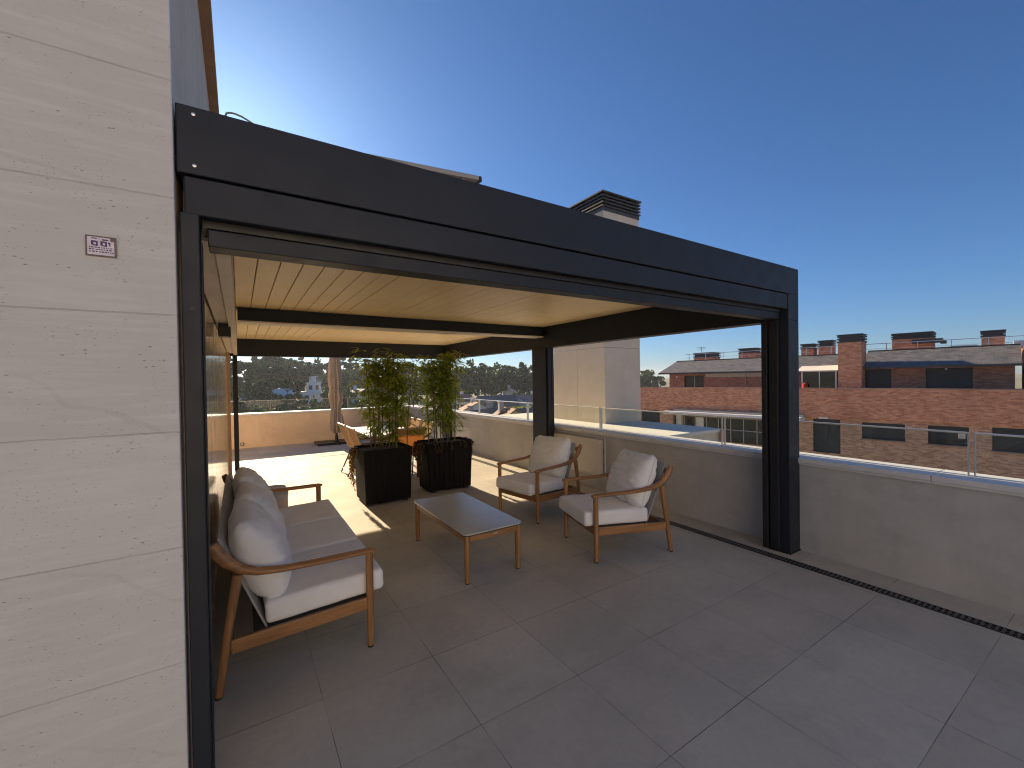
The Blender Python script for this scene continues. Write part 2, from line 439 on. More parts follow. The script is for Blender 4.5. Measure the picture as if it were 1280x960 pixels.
# ------------------------------------------------------------------ light
SUN_EL, SUN_AZ = radians(23.6), radians(-2.5)      # azimuth from +Y towards +X
w = bpy.data.worlds.new('World'); scene.world = w; w.use_nodes = True
nt = w.node_tree; nt.nodes.clear()
sky = nt.nodes.new('ShaderNodeTexSky'); sky.sky_type = 'NISHITA'; sky.sun_disc = False
sky.sun_elevation = SUN_EL; sky.sun_rotation = SUN_AZ
sky.altitude = 650; sky.air_density = 1.0; sky.dust_density = 1.0; sky.ozone_density = 8.0
bg = nt.nodes.new('ShaderNodeBackground'); bg.inputs[1].default_value = .05
wo = nt.nodes.new('ShaderNodeOutputWorld')
tint = nt.nodes.new('ShaderNodeMix'); tint.data_type = 'RGBA'; tint.blend_type = 'MULTIPLY'; tint.inputs['Factor'].default_value = 1
tint.inputs[7].default_value = (.79, .99, 1.08, 1)
nt.links.new(sky.outputs[0], tint.inputs[6]); nt.links.new(tint.outputs[2], bg.inputs[0]); nt.links.new(bg.outputs[0], wo.inputs[0])
sun = bpy.data.lights.new('sun', 'SUN'); sun.energy = 5.0; sun.angle = radians(.53); sun.color = (1, .78, .52)
so = bpy.data.objects.new('sun', sun); COL.objects.link(so)
d = Vector((-sin(SUN_AZ)*cos(SUN_EL), -cos(SUN_AZ)*cos(SUN_EL), -sin(SUN_EL)))
so.rotation_euler = d.to_track_quat('-Z', 'Y').to_euler(); so.location = (0, 30, 20)

# ------------------------------------------------------------------ ground / terrain
GZ = -10.0
def sstep(a, b, x):
    t = max(0, min(1, (x-a)/(b-a))); return t*t*(3-2*t)
def terr(x, y):
    r = hypot(x, y); az = math.degrees(atan2(x, y))
    A = 1 - .75*sstep(8, 26, az) if az > -90 else 1
    h = GZ + 4.5*sstep(60, 150, r) + 9*A*sstep(150, 300, r) + 4*A*sstep(300, 900, r)
    h += 1.2*mn.noise(Vector((x*.02, y*.02, 0)))*sstep(60, 120, r)
    return h
def ground():
    mb = MB(); bm = mb.bm; rs = [0, 25, 45, 60, 75, 90, 105, 120, 135, 150, 170, 190, 215, 245, 280, 320, 400, 550, 800, 1200, 1700]
    n = 96; c = bm.verts.new((0, 0, GZ)); rings = []
    for r in rs[1:]:
        rings.append([bm.verts.new((r*sin(2*pi*k/n), r*cos(2*pi*k/n), terr(r*sin(2*pi*k/n), r*cos(2*pi*k/n)))) for k in range(n)])
    for k in range(n): bm.faces.new((c, rings[0][k], rings[0][(k+1) % n]))
    for a, b in zip(rings, rings[1:]):
        for k in range(n): bm.faces.new((a[k], b[k], b[(k+1) % n], a[(k+1) % n]))
    m = simple('dry_grass_ground', (.16, .15, .10), .95, var=.5, scale=.05)
    tag(mb.build('ground', m, smooth=80), kind='structure')
ground()

mb = MB(); mb.box(5, 31.6, -60, 70, GZ-.2, GZ+.05)
tag(mb.build('street', mat_plaster('pale_bounce_paving', (.40, .37, .33)), smooth=0), kind='structure')  # unseen pale sheet, added to bounce sunlight onto the brick facade

# ------------------------------------------------------------------ terrace floor
mb = MB(); mb.box(-7, 4.28, -13, 12.3, -.3, 0)
tag(mb.build('terrace_floor', M['floor'], smooth=0), kind='structure')

# ------------------------------------------------------------------ stone clad building
t = thing('stone_building', 'pale stone clad building at the near corner with glossy cream side wall behind the sofa', 'building', (-.17, 1.8, 0))
mb = MB(); mb.box(-7, -.17, 1.8, 1.84, 0, 4.0, .004); mb.build('front_wall', M['stone'], t, True)
mb = MB()
mb.box(-.62, -.172, 1.842, 2.62, 0, 4.0); mb.box(-7, -.62, 1.842, 2.15, 0, 4.0)
mb.box(-.62, -.172, 2.62, 9.0, 2.36, 4.0)
mb.box(-7, -.172, 9.0, 9.3, 0, 4.0)
mb.build('side_wall', M['plaster_side'], t, True)
mb = MB(); mb.box(-7, -.62, 2.15, 9.0, 3.6, 3.9); mb.build('roof', M['roofwhite'], t, True)
mb = MB(); mb.box(-.66, -.105, 2.15, 9.36, 4.0, 4.06, .004); mb.box(-7, -.13, 1.76, 2.148, 4.0, 4.06, .004)
mb.build('roof_coping', simple('sunlit_coping_trim', (.45, .27, .17), .7), t, True)  # orange of sunlight on the coping is put into this base colour
for a, b in ((2.624, 4.40), (4.405, 6.20), (6.205, 8.0), (8.005, 8.895)):
    mb = MB(); mb.box(-.20, -.172, a, b, .06, 2.355, .002); mb.build('wall_panel', M['gloss_panel'], t, True)
mb = MB(); mb.box(-.60, -.25, 2.625, 8.995, .0, 2.355); mb.build('dark_interior', M['anthracite_dark'], t, True)
mb = MB(); mb.box(-.18, -.132, 8.9, 9.0, .0, 2.4); mb.build('lit_corner_edge', mat_wood('sunlit_orange_grain', (.50, .30, .15), 2), t, True)  # stands for the sunlit building corner; its orange light is in the colour
mb = MB(); mb.box(-7.2, 4.7, -13.3, 12.7, GZ-.5, -.302); mb.box(-7.2, -7.0, -13.3, 12.7, -.302, .9)
mb.build('lower_storeys', M['plaster'], t, True)
mb = MB(); mb.box(-7, 4.7, -7.6, -7.2, -.301, 5.6); mb.build('added_bounce_wall', M['plaster_light'], t, True)  # unseen wall behind the camera, added to bounce warm sunlight onto the foreground

# small plaque on the stone
pl = thing('wall_plaque', 'small white plaque with two purple symbols and lines of small print on the stone wall', 'plaque', (-.352, 1.798, 2.03))
mb = MB(); mb.box(-.385, -.319, 1.7945, 1.7985, 2.002, 2.060, .001); mb.build('plate', simple('plaque_face', (.60, .55, .66), .4, var=.12, scale=60), pl, True)
mb = MB()
for (x0, x1, z0, z1) in ((-.387, -.383, 2.0, 2.062), (-.321, -.317, 2.0, 2.062), (-.383, -.321, 2.0, 2.0035), (-.383, -.321, 2.0585, 2.062)):
    mb.box(x0, x1, 1.793, 1.7988, z0, z1)
mb.box(-.330, -.321, 1.7938, 1.7944, 2.048, 2.0585)
mb.build('frame', simple('plaque_frame', (.13, .10, .10), .5), pl, True)
mb = MB(); ink = simple('purple_ink', (.05, .025, .10), .6)
def mk(x0, x1, z0, z1): mb.box(x0, x1, 1.7937, 1.7944, z0, z1)
mk(-.373, -.361, 2.0525, 2.0555); mk(-.349, -.335, 2.0495, 2.0535)
for cx in (-.366, -.345):      # two squarish ring symbols
    mk(cx-.008, cx-.003, 2.033, 2.047); mk(cx+.003, cx+.007, 2.031, 2.046); mk(cx-.003, cx+.003, 2.042, 2.047); mk(cx-.003, cx+.003, 2.0315, 2.035)
mk(-.333, -.330, 2.034, 2.045); mk(-.336, -.333, 2.041, 2.0445)
rr = random.Random(3)
for z in (2.025, 2.019, 2.012):
    x = -.379
    while x < -.327:
        L = rr.uniform(.002, .006); mk(x, x+L, z, z+rr.uniform(.0022, .0034)); x += L + rr.uniform(.0012, .003)
mb.build('markings', ink, pl, True)

# ------------------------------------------------------------------ parapets, copings, railings
def coping_strip(mb, x0, x1, y0, y1, along, step=1.25):
    a, b = (y0, y1) if along == 'y' else (x0, x1)
    n = max(1, round((b-a)/step)); L = (b-a)/n
    for k in range(n):
        p, q = a + k*L + .0015, a + (k+1)*L - .0015
        if along == 'y': mb.box(x0, x1, p, q, .806, .846, .004); mb.box(x0+.012, x1-.012, p, q, .786, .8055, 0)
        else: mb.box(p, q, y0, y1, .806, .846, .004); mb.box(p, q, y0+.012, y1-.012, .786, .8055, 0)
t = thing('parapet_wall', 'grey plastered parapet wall beside the armchairs, under the white coping and glass', 'wall', (4.43, 3, 0))
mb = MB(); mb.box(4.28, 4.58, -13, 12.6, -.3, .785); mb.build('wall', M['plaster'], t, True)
mb = MB(); coping_strip(mb, 4.25, 4.61, -12.9, 12.27, 'y'); mb.build('coping', M['coping'], t, True)
t2 = thing('parapet_wall', 'orange lit parapet wall across the far end of the terrace behind the parasol', 'wall', (2, 12.45, 0))
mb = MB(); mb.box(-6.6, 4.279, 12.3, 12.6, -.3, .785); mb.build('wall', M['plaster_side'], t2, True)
mb = MB(); coping_strip(mb, -6.6, 4.61, 12.273, 12.63, 'x'); mb.build('coping', M['coping'], t2, True)

def railing(label, along, fixed, joints, ztop, rm='alu', th=.013):
    c = (fixed, joints[0], .846) if along == 'y' else (joints[0], fixed, .846)
    t = thing('glass_railing', label, 'railing', c)
    for a, b in zip(joints, joints[1:]):
        mb = MB(); a2, b2 = a + .022, b - .022
        if along == 'y': mb.box(fixed-.005, fixed+.005, a2, b2, .848, ztop-.012)
        else: mb.box(a2, b2, fixed-.005, fixed+.005, .848, ztop-.012)
        mb.build('glass_panel', M['glass'], t, True)
        mb = MB()
        if along == 'y': mb.box(fixed-.013, fixed+.013, a2, b2, ztop-.012, ztop, .003)
        else: mb.box(a2, b2, fixed-th, fixed+th, ztop-.012, ztop, .003)
        mb.build('top_rail', M[rm], t, True)
    for a in joints:
        mb = MB()
        for s in (-1, 1):
            q = a + s*.016
            if along == 'y': mb.box(fixed-.012, fixed+.012, q-.004, q+.004, .847, ztop)
            else: mb.box(q-.004, q+.004, fixed-.012, fixed+.012, .847, ztop)
        mb.build('post', M[rm], t, True)
    return t
r1 = railing('frameless glass railing with thin metal rail along the parapet beside the armchairs', 'y', 4.45, [-4.84, -2.97, -1.1, .77, 2.64, 4.51, 6.38, 8.25, 10.12, 11.99], 1.165)
mb = MB(); mb.box(4.425, 4.444, .80, .835, 1.115, 1.15, .003); mb.build('clamp', M['alu'], r1, True)
mb = MB(); mb.box(4.425, 4.444, 1.99, 2.025, 1.115, 1.15, .003); mb.build('clamp', M['alu'], r1, True)
railing('frameless glass railing on the far parapet behind the parasol', 'x', 12.45, [-1.2, .68, 2.56, 4.42], 1.155, 'alu_grey', .007)

# drain along the parapet
t = thing('drain_channel', 'long black slotted drain grate let into the floor along the parapet', 'drain', (3.94, 3, 0))
mb = MB(); mb.box(3.893, 3.903, -6, 12.2, .0005, .006); mb.box(3.971, 3.981, -6, 12.2, .0005, .006); mb.build('frame', M['black_metal'], t, True)
mb = MB(); mb.box(3.903, 3.971, -6, 12.2, .0005, .002); mb.build('channel', simple('drain_void', (.004, .004, .004), .9), t, True)
mb = MB(); y = -1.5
while y < 6.2: mb.box(3.903, 3.971, y, y+.013, .0022, .0055); y += .03
mb.box(3.934, 3.94, -1.5, 6.2, .0024, .0050)
mb.build('grate', simple('worn_grate', (.085, .083, .08), .5, var=.25), t, True)

# wall hatch under the coping
t = thing('wall_cover_panel', 'pale rectangular cover panel with rounded corners mounted low on the parapet behind the armchair', 'panel', (4.25, 4.78, .25))
mb = MB()
pts = rrect(4.30, 5.34, .235, .735, .03)
bm = mb.bm
a = [bm.verts.new((4.278, y, z)) for y, z in pts]; b = [bm.verts.new((4.215, y, z)) for y, z in pts]
c2 = [bm.verts.new((4.205, 4.82 + (y-4.82)*.985, .485 + (z-.485)*.97)) for y, z in pts]
n_ = len(pts)
for k in range(n_):
    bm.faces.new((a[k], a[(k+1) % n_], b[(k+1) % n_], b[k])); bm.faces.new((b[k], b[(k+1) % n_], c2[(k+1) % n_], c2[k]))
bm.faces.new(c2); mb.build('cover', simple('cream_cover', (.60, .54, .47), .5, var=.04), t, True)
mb = MB(); mb.box(4.262, 4.2795, 4.25, 5.39, .2, .215); mb.box(4.262, 4.2795, 4.25, 5.39, .755, .77); mb.box(4.262, 4.2795, 4.25, 4.265, .215, .755); mb.box(4.262, 4.2795, 5.375, 5.39, .215, .755)
mb.build('frame', M['coping'], t, True)

# ------------------------------------------------------------------ pergola
pg = thing('pergola', 'anthracite aluminium pergola with a closed cream louvre roof over the seating', 'pergola', (2.06, 5.6, 0))
A = M['anthracite']
def pp(name, m, *boxes, bev=.004, parent=None):
    mb = MB()
    for b in boxes: mb.box(*b, bev)
    return mb.build(name, m, parent or pg, True)
pp('front_fascia', A, (-.165, 4.28, 1.82, 2.0, 2.322, 2.555))
fp = pp('fascia_panel', A, (-.145, 4.085, 1.824, 1.86, 2.185, 2.314))
pp('front_beam_core', M['anthracite_dark'], (-.15, 4.07, 1.862, 2.0, 2.19, 2.3215), bev=0)
pp('screen_rail', A, (-.085, 4.06, 1.885, 1.985, 2.098, 2.160))
pp('screen_slot', M['anthracite_dark'], (-.1, 4.065, 1.875, 1.995, 2.1605, 2.188), bev=0)
pp('end_cap', A, (4.09, 4.28, 1.82, 2.0, 2.09, 2.3215))
for x0, x1, y0, y1, top in ((4.09, 4.28, 1.82, 2.0, 2.09), (4.075, 4.235, 5.34, 5.70, 2.09), (4.075, 4.235, 9.22, 9.40, 2.10), (-.095, -.02, 9.22, 9.40, 2.10), (-.16, -.106, 1.825, 1.93, 2.19)):
    po = pp('post', A, (x0, x1, y0, y1, .012, top))
    if x0 > 3: pp('base_plate', M['black_metal'], (x0-.008, x1+.008, y0-.008, y1+.008, .001, .0115), parent=po, bev=.002)
pp('guide_rail', M['anthracite_dark'], (4.06, 4.0895, 1.90, 1.975, .02, 2.09), (4.04, 4.0895, 1.985, 2.03, .02, 2.0895), bev=.003)
pp('guide_rail', M['anthracite_dark'], (4.10, 4.16, 5.30, 5.3395, .02, 2.089), (4.175, 4.22, 5.31, 5.3395, .02, 2.089), bev=.003)
pp('guide_rail', A, (-.1058, -.100, 1.85, 1.90, .0, 2.098), bev=.002)
pp('side_beam', A, (4.09, 4.26, 2.003, 9.40, 2.09, 2.55))
pp('rear_beam', A, (-.16, 4.088, 9.22, 9.40, 2.10, 2.55))
pp('gutter', M['cream_gutter'], (-.165, -.075, 2.003, 9.217, 2.145, 2.40), (-.073, -.018, 2.003, 9.217, 2.115, 2.42))
cb = pp('centre_beam', A, (-.002, 4.088, 5.40, 5.60, 2.275, 2.415))
pp('beam_cover', M['cream_gutter'], (-.0015, 4.087, 5.385, 5.615, 2.258, 2.2745), bev=.002, parent=cb)
pp('bracket_box', M['black_metal'], (-.15, -.055, 4.62, 4.74, 2.025, 2.143), bev=.003)
pp('bracket_plate', M['cream_gutter'], (-.16, -.025, 4.60, 4.76, 2.1435, 2.1449), bev=0)
for y0, y1 in ((2.003, 5.397), (5.603, 9.217)):
    mb = MB(); k = 0; x = -.014
    while x < 4.06:
        x1 = min(x + .1365 - (.006 if k < 8 or k in (11, 17) else .0012), 4.085)
        tilt = .0018 if k % 1 == 0 else 0
        bm = mb.bm; zz = 2.418 + random.uniform(-.0008, .0008)
        # a slat with a lipped edge: lower on its right side
        prof = [(x, zz+.0015), (x+.003, zz), (x1-.003, zz), (x1, zz+.0015), (x1, zz+.03), (x, zz+.03)]
        va = [bm.verts.new((px, y0, pz)) for px, pz in prof]; vb = [bm.verts.new((px, y1, pz)) for px, pz in prof]
        bm.faces.new(va[::-1]); bm.faces.new(vb)
        for q in range(6): bm.faces.new((va[q], va[(q+1) % 6], vb[(q+1) % 6], vb[q]))
        x += .1365; k += 1
    mb.build('louvre_panel', M['cream_slat'], pg, True, smooth=0)
pp('sun_block_sheet', M['anthracite_dark'], (-.165, 4.088, 2.003, 9.217, 2.452, 2.47), bev=0)  # dark backing added to stop sun leaking through the slat gaps
for z in (2.528, 2.352):
    mb = MB(); mb.lathe([(.006, 0), (.006, .002), (.003, .003)], n=12)
    bmesh.ops.transform(mb.bm, matrix=Matrix.Translation((-.115, 1.8195, z)) @ Matrix.Rotation(pi/2, 4, 'X'), verts=mb.bm.verts)
    mb.build('screw', M['alu'], pg, True)
mb = MB(); mb.lathe([(.007, 0), (.007, .002), (.003, .002)], n=12)
bmesh.ops.transform(mb.bm, matrix=Matrix.Translation((-.13, 1.8245, 1.86)) @ Matrix.Rotation(pi/2, 4, 'X'), verts=mb.bm.verts)
mb.build('screw', M['black_metal'], pg, True)
mb = MB(); mb.lathe([(.014, 0), (.014, .03), (.010, .034), (.010, .05), (.006, .055)], (-.028, 1.93, 2.552), 12)
mb.tube([(-.028, 1.93, 2.60), (-.02, 1.93, 2.622), (-.008, 1.93, 2.6265), (.006, 1.93, 2.6275), (.03, 1.93, 2.623), (.06, 1.93, 2.610), (.09, 1.93, 2.593), (.14, 1.93, 2.560)], .0035, 8)
mb.build('cable', simple('grey_cable', (.18, .18, .18), .6), pg, True)
mb = MB(); mb.lathe([(.012, 0), (.015, .01), (.013, .022), (.004, .026)], (4.17, 1.87, 2.555), 12); mb.build('rain_sensor', M['white_paint'], pg, True)
# loose profile lying on the roof
t = thing('roof_profile', 'grey metal profile lying on top of the pergola above the front beam', 'metal bar', (.78, 1.97, 2.55))
mb = MB(); mb.bar((.44, 1.96, 2.600), (1.075, 1.98, 2.655), .05, .024, .004); mb.box(.55, .57, 1.95, 1.97, 2.5555, 2.60); mb.box(.98, 1.0, 1.965, 1.985, 2.5555, 2.64); mb.build('bar', M['alu_grey'], t, True)
mb = MB(); mb.bar((1.076, 1.98, 2.653), (1.093, 1.981, 2.654), .05, .03, .006); mb.build('end_knob', M['black_metal'], t, True)

# ------------------------------------------------------------------ annex roof + chimney beyond the parapet
t = thing('annex_building', 'low annex with a flat pale roof just beyond the parapet, under the tall chimney', 'building', (5.6, 6, GZ))
mb = MB(); mb.box(4.72, 6.52, 3.93, 8.6, GZ-.5, .70); mb.build('wall', M['concrete_panel'], t, True)
mb = MB(); mb.box(4.70, 6.55, 3.90, 8.65, .7005, .75, .006); mb.build('roof', M['roofwhite'], t, True)
mb = MB(); mb.box(6.47, 6.56, 3.85, 3.897, .38, .74, .004); mb.build('downpipe', simple('pinkish_render', (.5, .33, .27), .8), t, True)

ch = thing('chimney_stack', 'tall square rendered chimney with a dark louvred cap rising behind the pergola', 'chimney', (6.12, 6.35, .75))
X0, X1, Y0, Y1 = 5.64, 6.60, 5.60, 7.10
mb = MB()
def slabbed(x0, x1, y0, y1, z0, z1): mb.box(x0, x1, y0, y1, z0, z1, .004)
for za, zb in ((.751, 2.155), (2.159, 3.416), (3.42, 4.70)):
    slabbed(X0, X1, Y0, (Y0+Y1)/2 - .002, za, zb); slabbed(X0, X1, (Y0+Y1)/2 + .002, Y1, za, zb)
mb.build('shaft', M['concrete_panel'], ch, True)
mb = MB(); mb.box(X0+.02, X1-.02, Y0+.02, Y1-.02, 4.70, 5.0); mb.build('louvre_core', M['anthracite_dark'], ch, True)
mb = MB()
for k in range(4):
    z = 4.735 + k*.062
    for (x0, x1, y0, y1, dx, dy) in ((X0-.03, X1+.03, Y0-.03, Y0+.02, 0, -1), (X0-.03, X1+.03, Y1-.02, Y1+.03, 0, 1), (X0-.03, X0+.02, Y0+.02, Y1-.02, -1, 0), (X1-.02, X1+.03, Y0+.02, Y1-.02, 1, 0)):
        mb.box(x0, x1, y0, y1, z, z+.026)
mb.build('louvre', M['cap'], ch, True)
mb = MB(); mb.box(X0-.045, X1+.045, Y0-.045, Y1+.045, 4.985, 5.012, .003); mb.box(X0-.012, X1+.012, Y0-.012, Y1+.012, 4.66, 4.725, .003); mb.build('cap_plate', M['cap'], ch, True)

# ------------------------------------------------------------------ lounge furniture
def arm_path():
    return [(-.035, .578), (.0, .580), (.15, .582), (.32, .584), (.47, .590), (.58, .606), (.655, .638), (.71, .685), (.745, .735), (.768, .785)]
def lounge(root, W, seats):
    hw = W/2
    for s in (-1, 1):
        x = s*hw
        mb = MB(); mb.tube([(x, .0, .012), (x, .0, .30), (x, .0, .575)], [.0185, .0215, .0225], 14); l = mb.build('leg', M['teak_z'], root)
        mb = MB(); mb.lathe([(.017, 0), (.0175, .012)], (x, 0, 0), 12); mb.build('foot_pad', M['black_metal'], l)
        mb = MB(); mb.tube([(x, .755, .012), (x, .72, .27), (x, .665, .612)], [.0185, .0215, .024], 14); l = mb.build('leg', M['teak_z'], root)
        mb = MB(); mb.lathe([(.017, 0), (.0175, .012)], (x, .757, 0), 12); mb.build('foot_pad', M['black_metal'], l)
        mb = MB(); ap = arm_path()
        # rounded paddle: wide and thin in front, tall and narrow at the back
        rad = [(.018, .010), (.029, .0165), (.031, .0165), (.031, .0165), (.030, .0175), (.028, .021), (.026, .026), (.0245, .030), (.0235, .032), (.018, .022)]
        pts = [(x, y, z) for y, z in ap]
        # smooth resample
        P, Rr = [], []
        for i in range(len(pts)-1):
            for q in range(3):
                f = q/3; P.append(Vector(pts[i]).lerp(Vector(pts[i+1]), f)); Rr.append(tuple(rad[i][j]*(1-f)+rad[i+1][j]*f for j in (0, 1)))
        P.append(Vector(pts[-1])); Rr.append(rad[-1])
        mb.tube(P, Rr, 16, up=(0, -.6, .8)); mb.build('armrest', M['teak_y'], root)
        mb = MB(); mb.bar((x, .018, .268), (x, .70, .245), .026, .072, .006); mb.build('side_rail', M['teak_y'], root)
    mb = MB(); mb.bar((-hw+.012, .0, .268), (hw-.012, .0, .268), .026, .07, .006); mb.build('front_rail', M['teak'], root)
    mb = MB(); mb.bar((-hw+.012, .70, .245), (hw-.012, .70, .245), .024, .065, .006); mb.build('rear_rail', M['teak'], root)
    mb = MB(); mb.bar((-hw+.012, .745, .735), (hw-.012, .745, .735), .022, .05, .006); mb.build('back_rail', M['teak'], root)
    mb = MB(); mb.bar((0, .015, .286), (0, .60, .262), W-.04, .014, .002); mb.build('seat_base', M['underlay'], root)
    mb = MB(); mb.bar((0, .535, .262), (0, .748, .80), W-.10, .010, .002, up=(0, -.93, .37)); mb.build('back_panel', M['webbing'], root)
    cw = (W-.045)/seats
    for k in range(seats):
        cx = -W/2 + .0225 + cw*(k+.5)
        seat_cushion(root, cx, cw-.008, k)
        back_cushion(root, cx, cw-.012 if seats > 1 else cw+.005, k, seats > 1)
def noise3(p, s): return mn.noise(Vector(p)*s)
def seat_cushion(root, cx, w, seed):
    t = bmesh.new(); bmesh.ops.create_cube(t, size=1)
    D, H = .64, .125
    bmesh.ops.transform(t, matrix=Matrix.Diagonal((w, D, H, 1)), verts=t.verts)
    bmesh.ops.bevel(t, geom=t.edges[:], offset=.032, segments=4, profile=.6, affect='EDGES')
    bmesh.ops.subdivide_edges(t, edges=[e for e in t.edges if e.calc_length() > .08], cuts=11, use_grid_fill=True)
    for v in t.verts:
        u, q = v.co.x/(w/2), v.co.y/(D/2)
        f = max(0, (1-u*u))*max(0, 1-q*q)
        sgn = 1 if v.co.z > 0 else -.4
        v.co.z += sgn*.016*f**.6 + .003*noise3((v.co.x+seed*3, v.co.y, v.co.z), 9)
        v.co.x += .004*noise3((v.co.y+seed, v.co.z, 3), 7); v.co.y += .004*noise3((v.co.x+seed, v.co.z, 7), 7)
    mb = MB(); mb._merge(t, Matrix.Translation((cx, .225, .362)) @ Matrix.Rotation(radians(-2.2), 4, 'X'))
    o = mb.build('seat_cushion', M['cushion'], root, smooth=60)
    mb = MB(); loop = [(cx + a, .225 + b, .362 + .047) for a, b in rrect(-w/2+.006, w/2-.006, -D/2+.006, D/2-.006, .04, 5)]
    m = Matrix.Translation((cx, .225, .362)) @ Matrix.Rotation(radians(-2.2), 4, 'X') @ Matrix.Translation((-cx, -.225, -.362))
    loop = [m @ Vector(p) for p in loop]; mb.tube(loop + loop[:1], .0042, 6, cap=False, up=(0, 0, 1)); mb.build('piping', M['piping'], o)
def back_cushion(root, cx, w, seed, soft=False):
    H, T = (.51 if soft else .52), (.265 if soft else .25); nx, ny = 40, 40
    bm = bmesh.new(); grids = []
    def edge_r(u, v):      # squircle-like outline pull
        return 1
    for side in (1, -1):
        g = []
        for j in range(ny+1):
            row = []
            for i in range(nx+1):
                u, v = i/nx*2-1, j/ny*2-1
                # pull corners out a bit and edges in -> pillow outline
                ex = 1 - .055*(1-abs(v)**3)*abs(u)**4 + .0; ey = 1 - .05*(1-abs(u)**3)*abs(v)**4
                # round corners
                x = u*w/2*ex; z = v*H/2*ey
                k = max(0, abs(u)-.82)/.18; k2 = max(0, abs(v)-.82)/.18
                x -= math.copysign(.028*(k*k2), u); z -= math.copysign(.028*(k*k2), v)
                f = max(0, 1-abs(u)**(3.4 if soft else 3.6))**.5*max(0, 1-abs(v)**(2.2 if soft else 2.8))**(.5 if soft else .55)
                th = T/2*f*(1 + .16*(-v))       # fuller at the bottom
                y = -side*th
                wr = noise3((u*1.2+seed*5, v*4.5, side), 1.6)*.016*f + noise3((u*9+seed, v*9, side*2), 1.0)*.004*f
                # pull wrinkles from the top and bottom seams
                wr += .007*sin(u*21+seed+3*v)*max(0, abs(v)-.45)*f
                ed = max(abs(u)**3, abs(v)**3)
                wr += noise3((u*2.5+seed*3, v*17, side*4), 1.0)*.012*ed*(f**.5) + noise3((u*16, v*3+seed, side), 1.0)*.010*abs(v)**2*(f**.5)
                y += -side*wr
                x += .006*noise3((v*2, seed, 1), 1.5); z += .008*noise3((u*2, seed, 5), 1.5)
                y += -.035*(v*v)*1.0*0
                row.append((x, y, z))
            g.append(row)
        grids.append(g)
    vs = {}
    def V(side, i, j):
        border = i in (0, nx) or j in (0, ny)
        key = (0 if border else side, i, j)
        if key not in vs: vs[key] = bm.verts.new(grids[0 if side == 1 else 1][j][i])
        return vs[key]
    for side in (1, -1):
        for j in range(ny):
            for i in range(nx):
                q = [V(side, i, j), V(side, i+1, j), V(side, i+1, j+1), V(side, i, j+1)]
                bm.faces.new(q if side == 1 else q[::-1])
    # lean on the back panel, sag a little
    M4 = Matrix.Translation((cx, (.562 - (.0, .022, .008)[seed % 3]) if soft else .548, .632 - (.0, .012, .004)[seed % 3]*soft)) @ Matrix.Rotation(radians(-21.5), 4, 'X') @ Matrix.Rotation(radians((-2.2, 1.8, .9)[seed % 3]), 4, 'Y')
    rim = [grids[0][0][i] for i in range(nx+1)] + [grids[0][j][nx] for j in range(1, ny+1)] + [grids[0][ny][i] for i in range(nx-1, -1, -1)] + [grids[0][j][0] for j in range(ny-1, -1, -1)]
    mb = MB(); mb._merge(bm, M4); o = mb.build('back_cushion', M['cushion'], root, smooth=180)
    if soft: return
    mb = MB(); mb.tube([M4 @ Vector(p) for p in rim], .0048, 6, cap=False, up=M4.to_3x3() @ Vector((0, 1, 0))); mb.build('piping', M['piping'], o)

sofa = thing('sofa', 'three seat wooden frame sofa with pale grey cushions against the glossy cream wall', 'sofa', (.64, 3.585, 0), pi/2)
lounge(sofa, 1.95, 3)
c1 = thing('armchair', 'wooden armchair with pale grey cushions, standing nearer the front post of the pergola', 'armchair', (2.655, 2.98, 0), radians(-106), 'armchairs facing the sofa')
lounge(c1, .63, 1)
c2_ = copy_tree(c1); c2_.location = (2.69, 4.08, 0); c2_.rotation_euler.z = radians(-80)
c2_['label'] = 'wooden armchair with pale grey cushions, standing by the pale panel and the middle post'

t = thing('coffee_table', 'low rectangular coffee table with grey glass top and round wooden legs', 'table', (1.715, 3.52, 0))
x0, x1, y0, y1 = 1.44, 1.985, 2.94, 4.105
mb = MB(); mb.prism(rrect(x0, x1, y0, y1, .045, 8), .388, .398); o = mb.build('tabletop', M['tabletop'], t, True, smooth=30)
mb = MB(); mb.prism(rrect(x0+.004, x1-.004, y0+.004, y1-.004, .043, 8), .378, .3878); mb.build('underplate', M['black_metal'], t, True, smooth=30)
for lx in (x0+.035, x1-.035):
    for ly in (y0+.035, y1-.035):
        mb = MB(); mb.tube([(lx, ly, .01), (lx, ly, .2), (lx, ly, .377)], [.020, .0235, .0245], 14); l = mb.build('leg', M['teak_z'], t, True)
        mb = MB(); mb.lathe([(.018, 0), (.019, .01)], (lx, ly, 0), 12); mb.build('foot_pad', M['black_metal'], l, True)
for yy in (y0+.03, y1-.03): MB().bar((x0+.055, yy, .352), (x1-.055, yy, .352), .022, .048, .004).build('end_rail', M['teak'], t, True)
for xx in (x0+.03, x1-.03): MB().bar((xx, y0+.055, .352), (xx, y1-.055, .352), .022, .048, .004).build('side_rail', M['teak_y'], t, True)
mb = MB(); mb.box(1.70, 1.75, y0+.0165, y0+.0185, .346, .358, .0005); mb.build('badge', M['alu'], t, True)

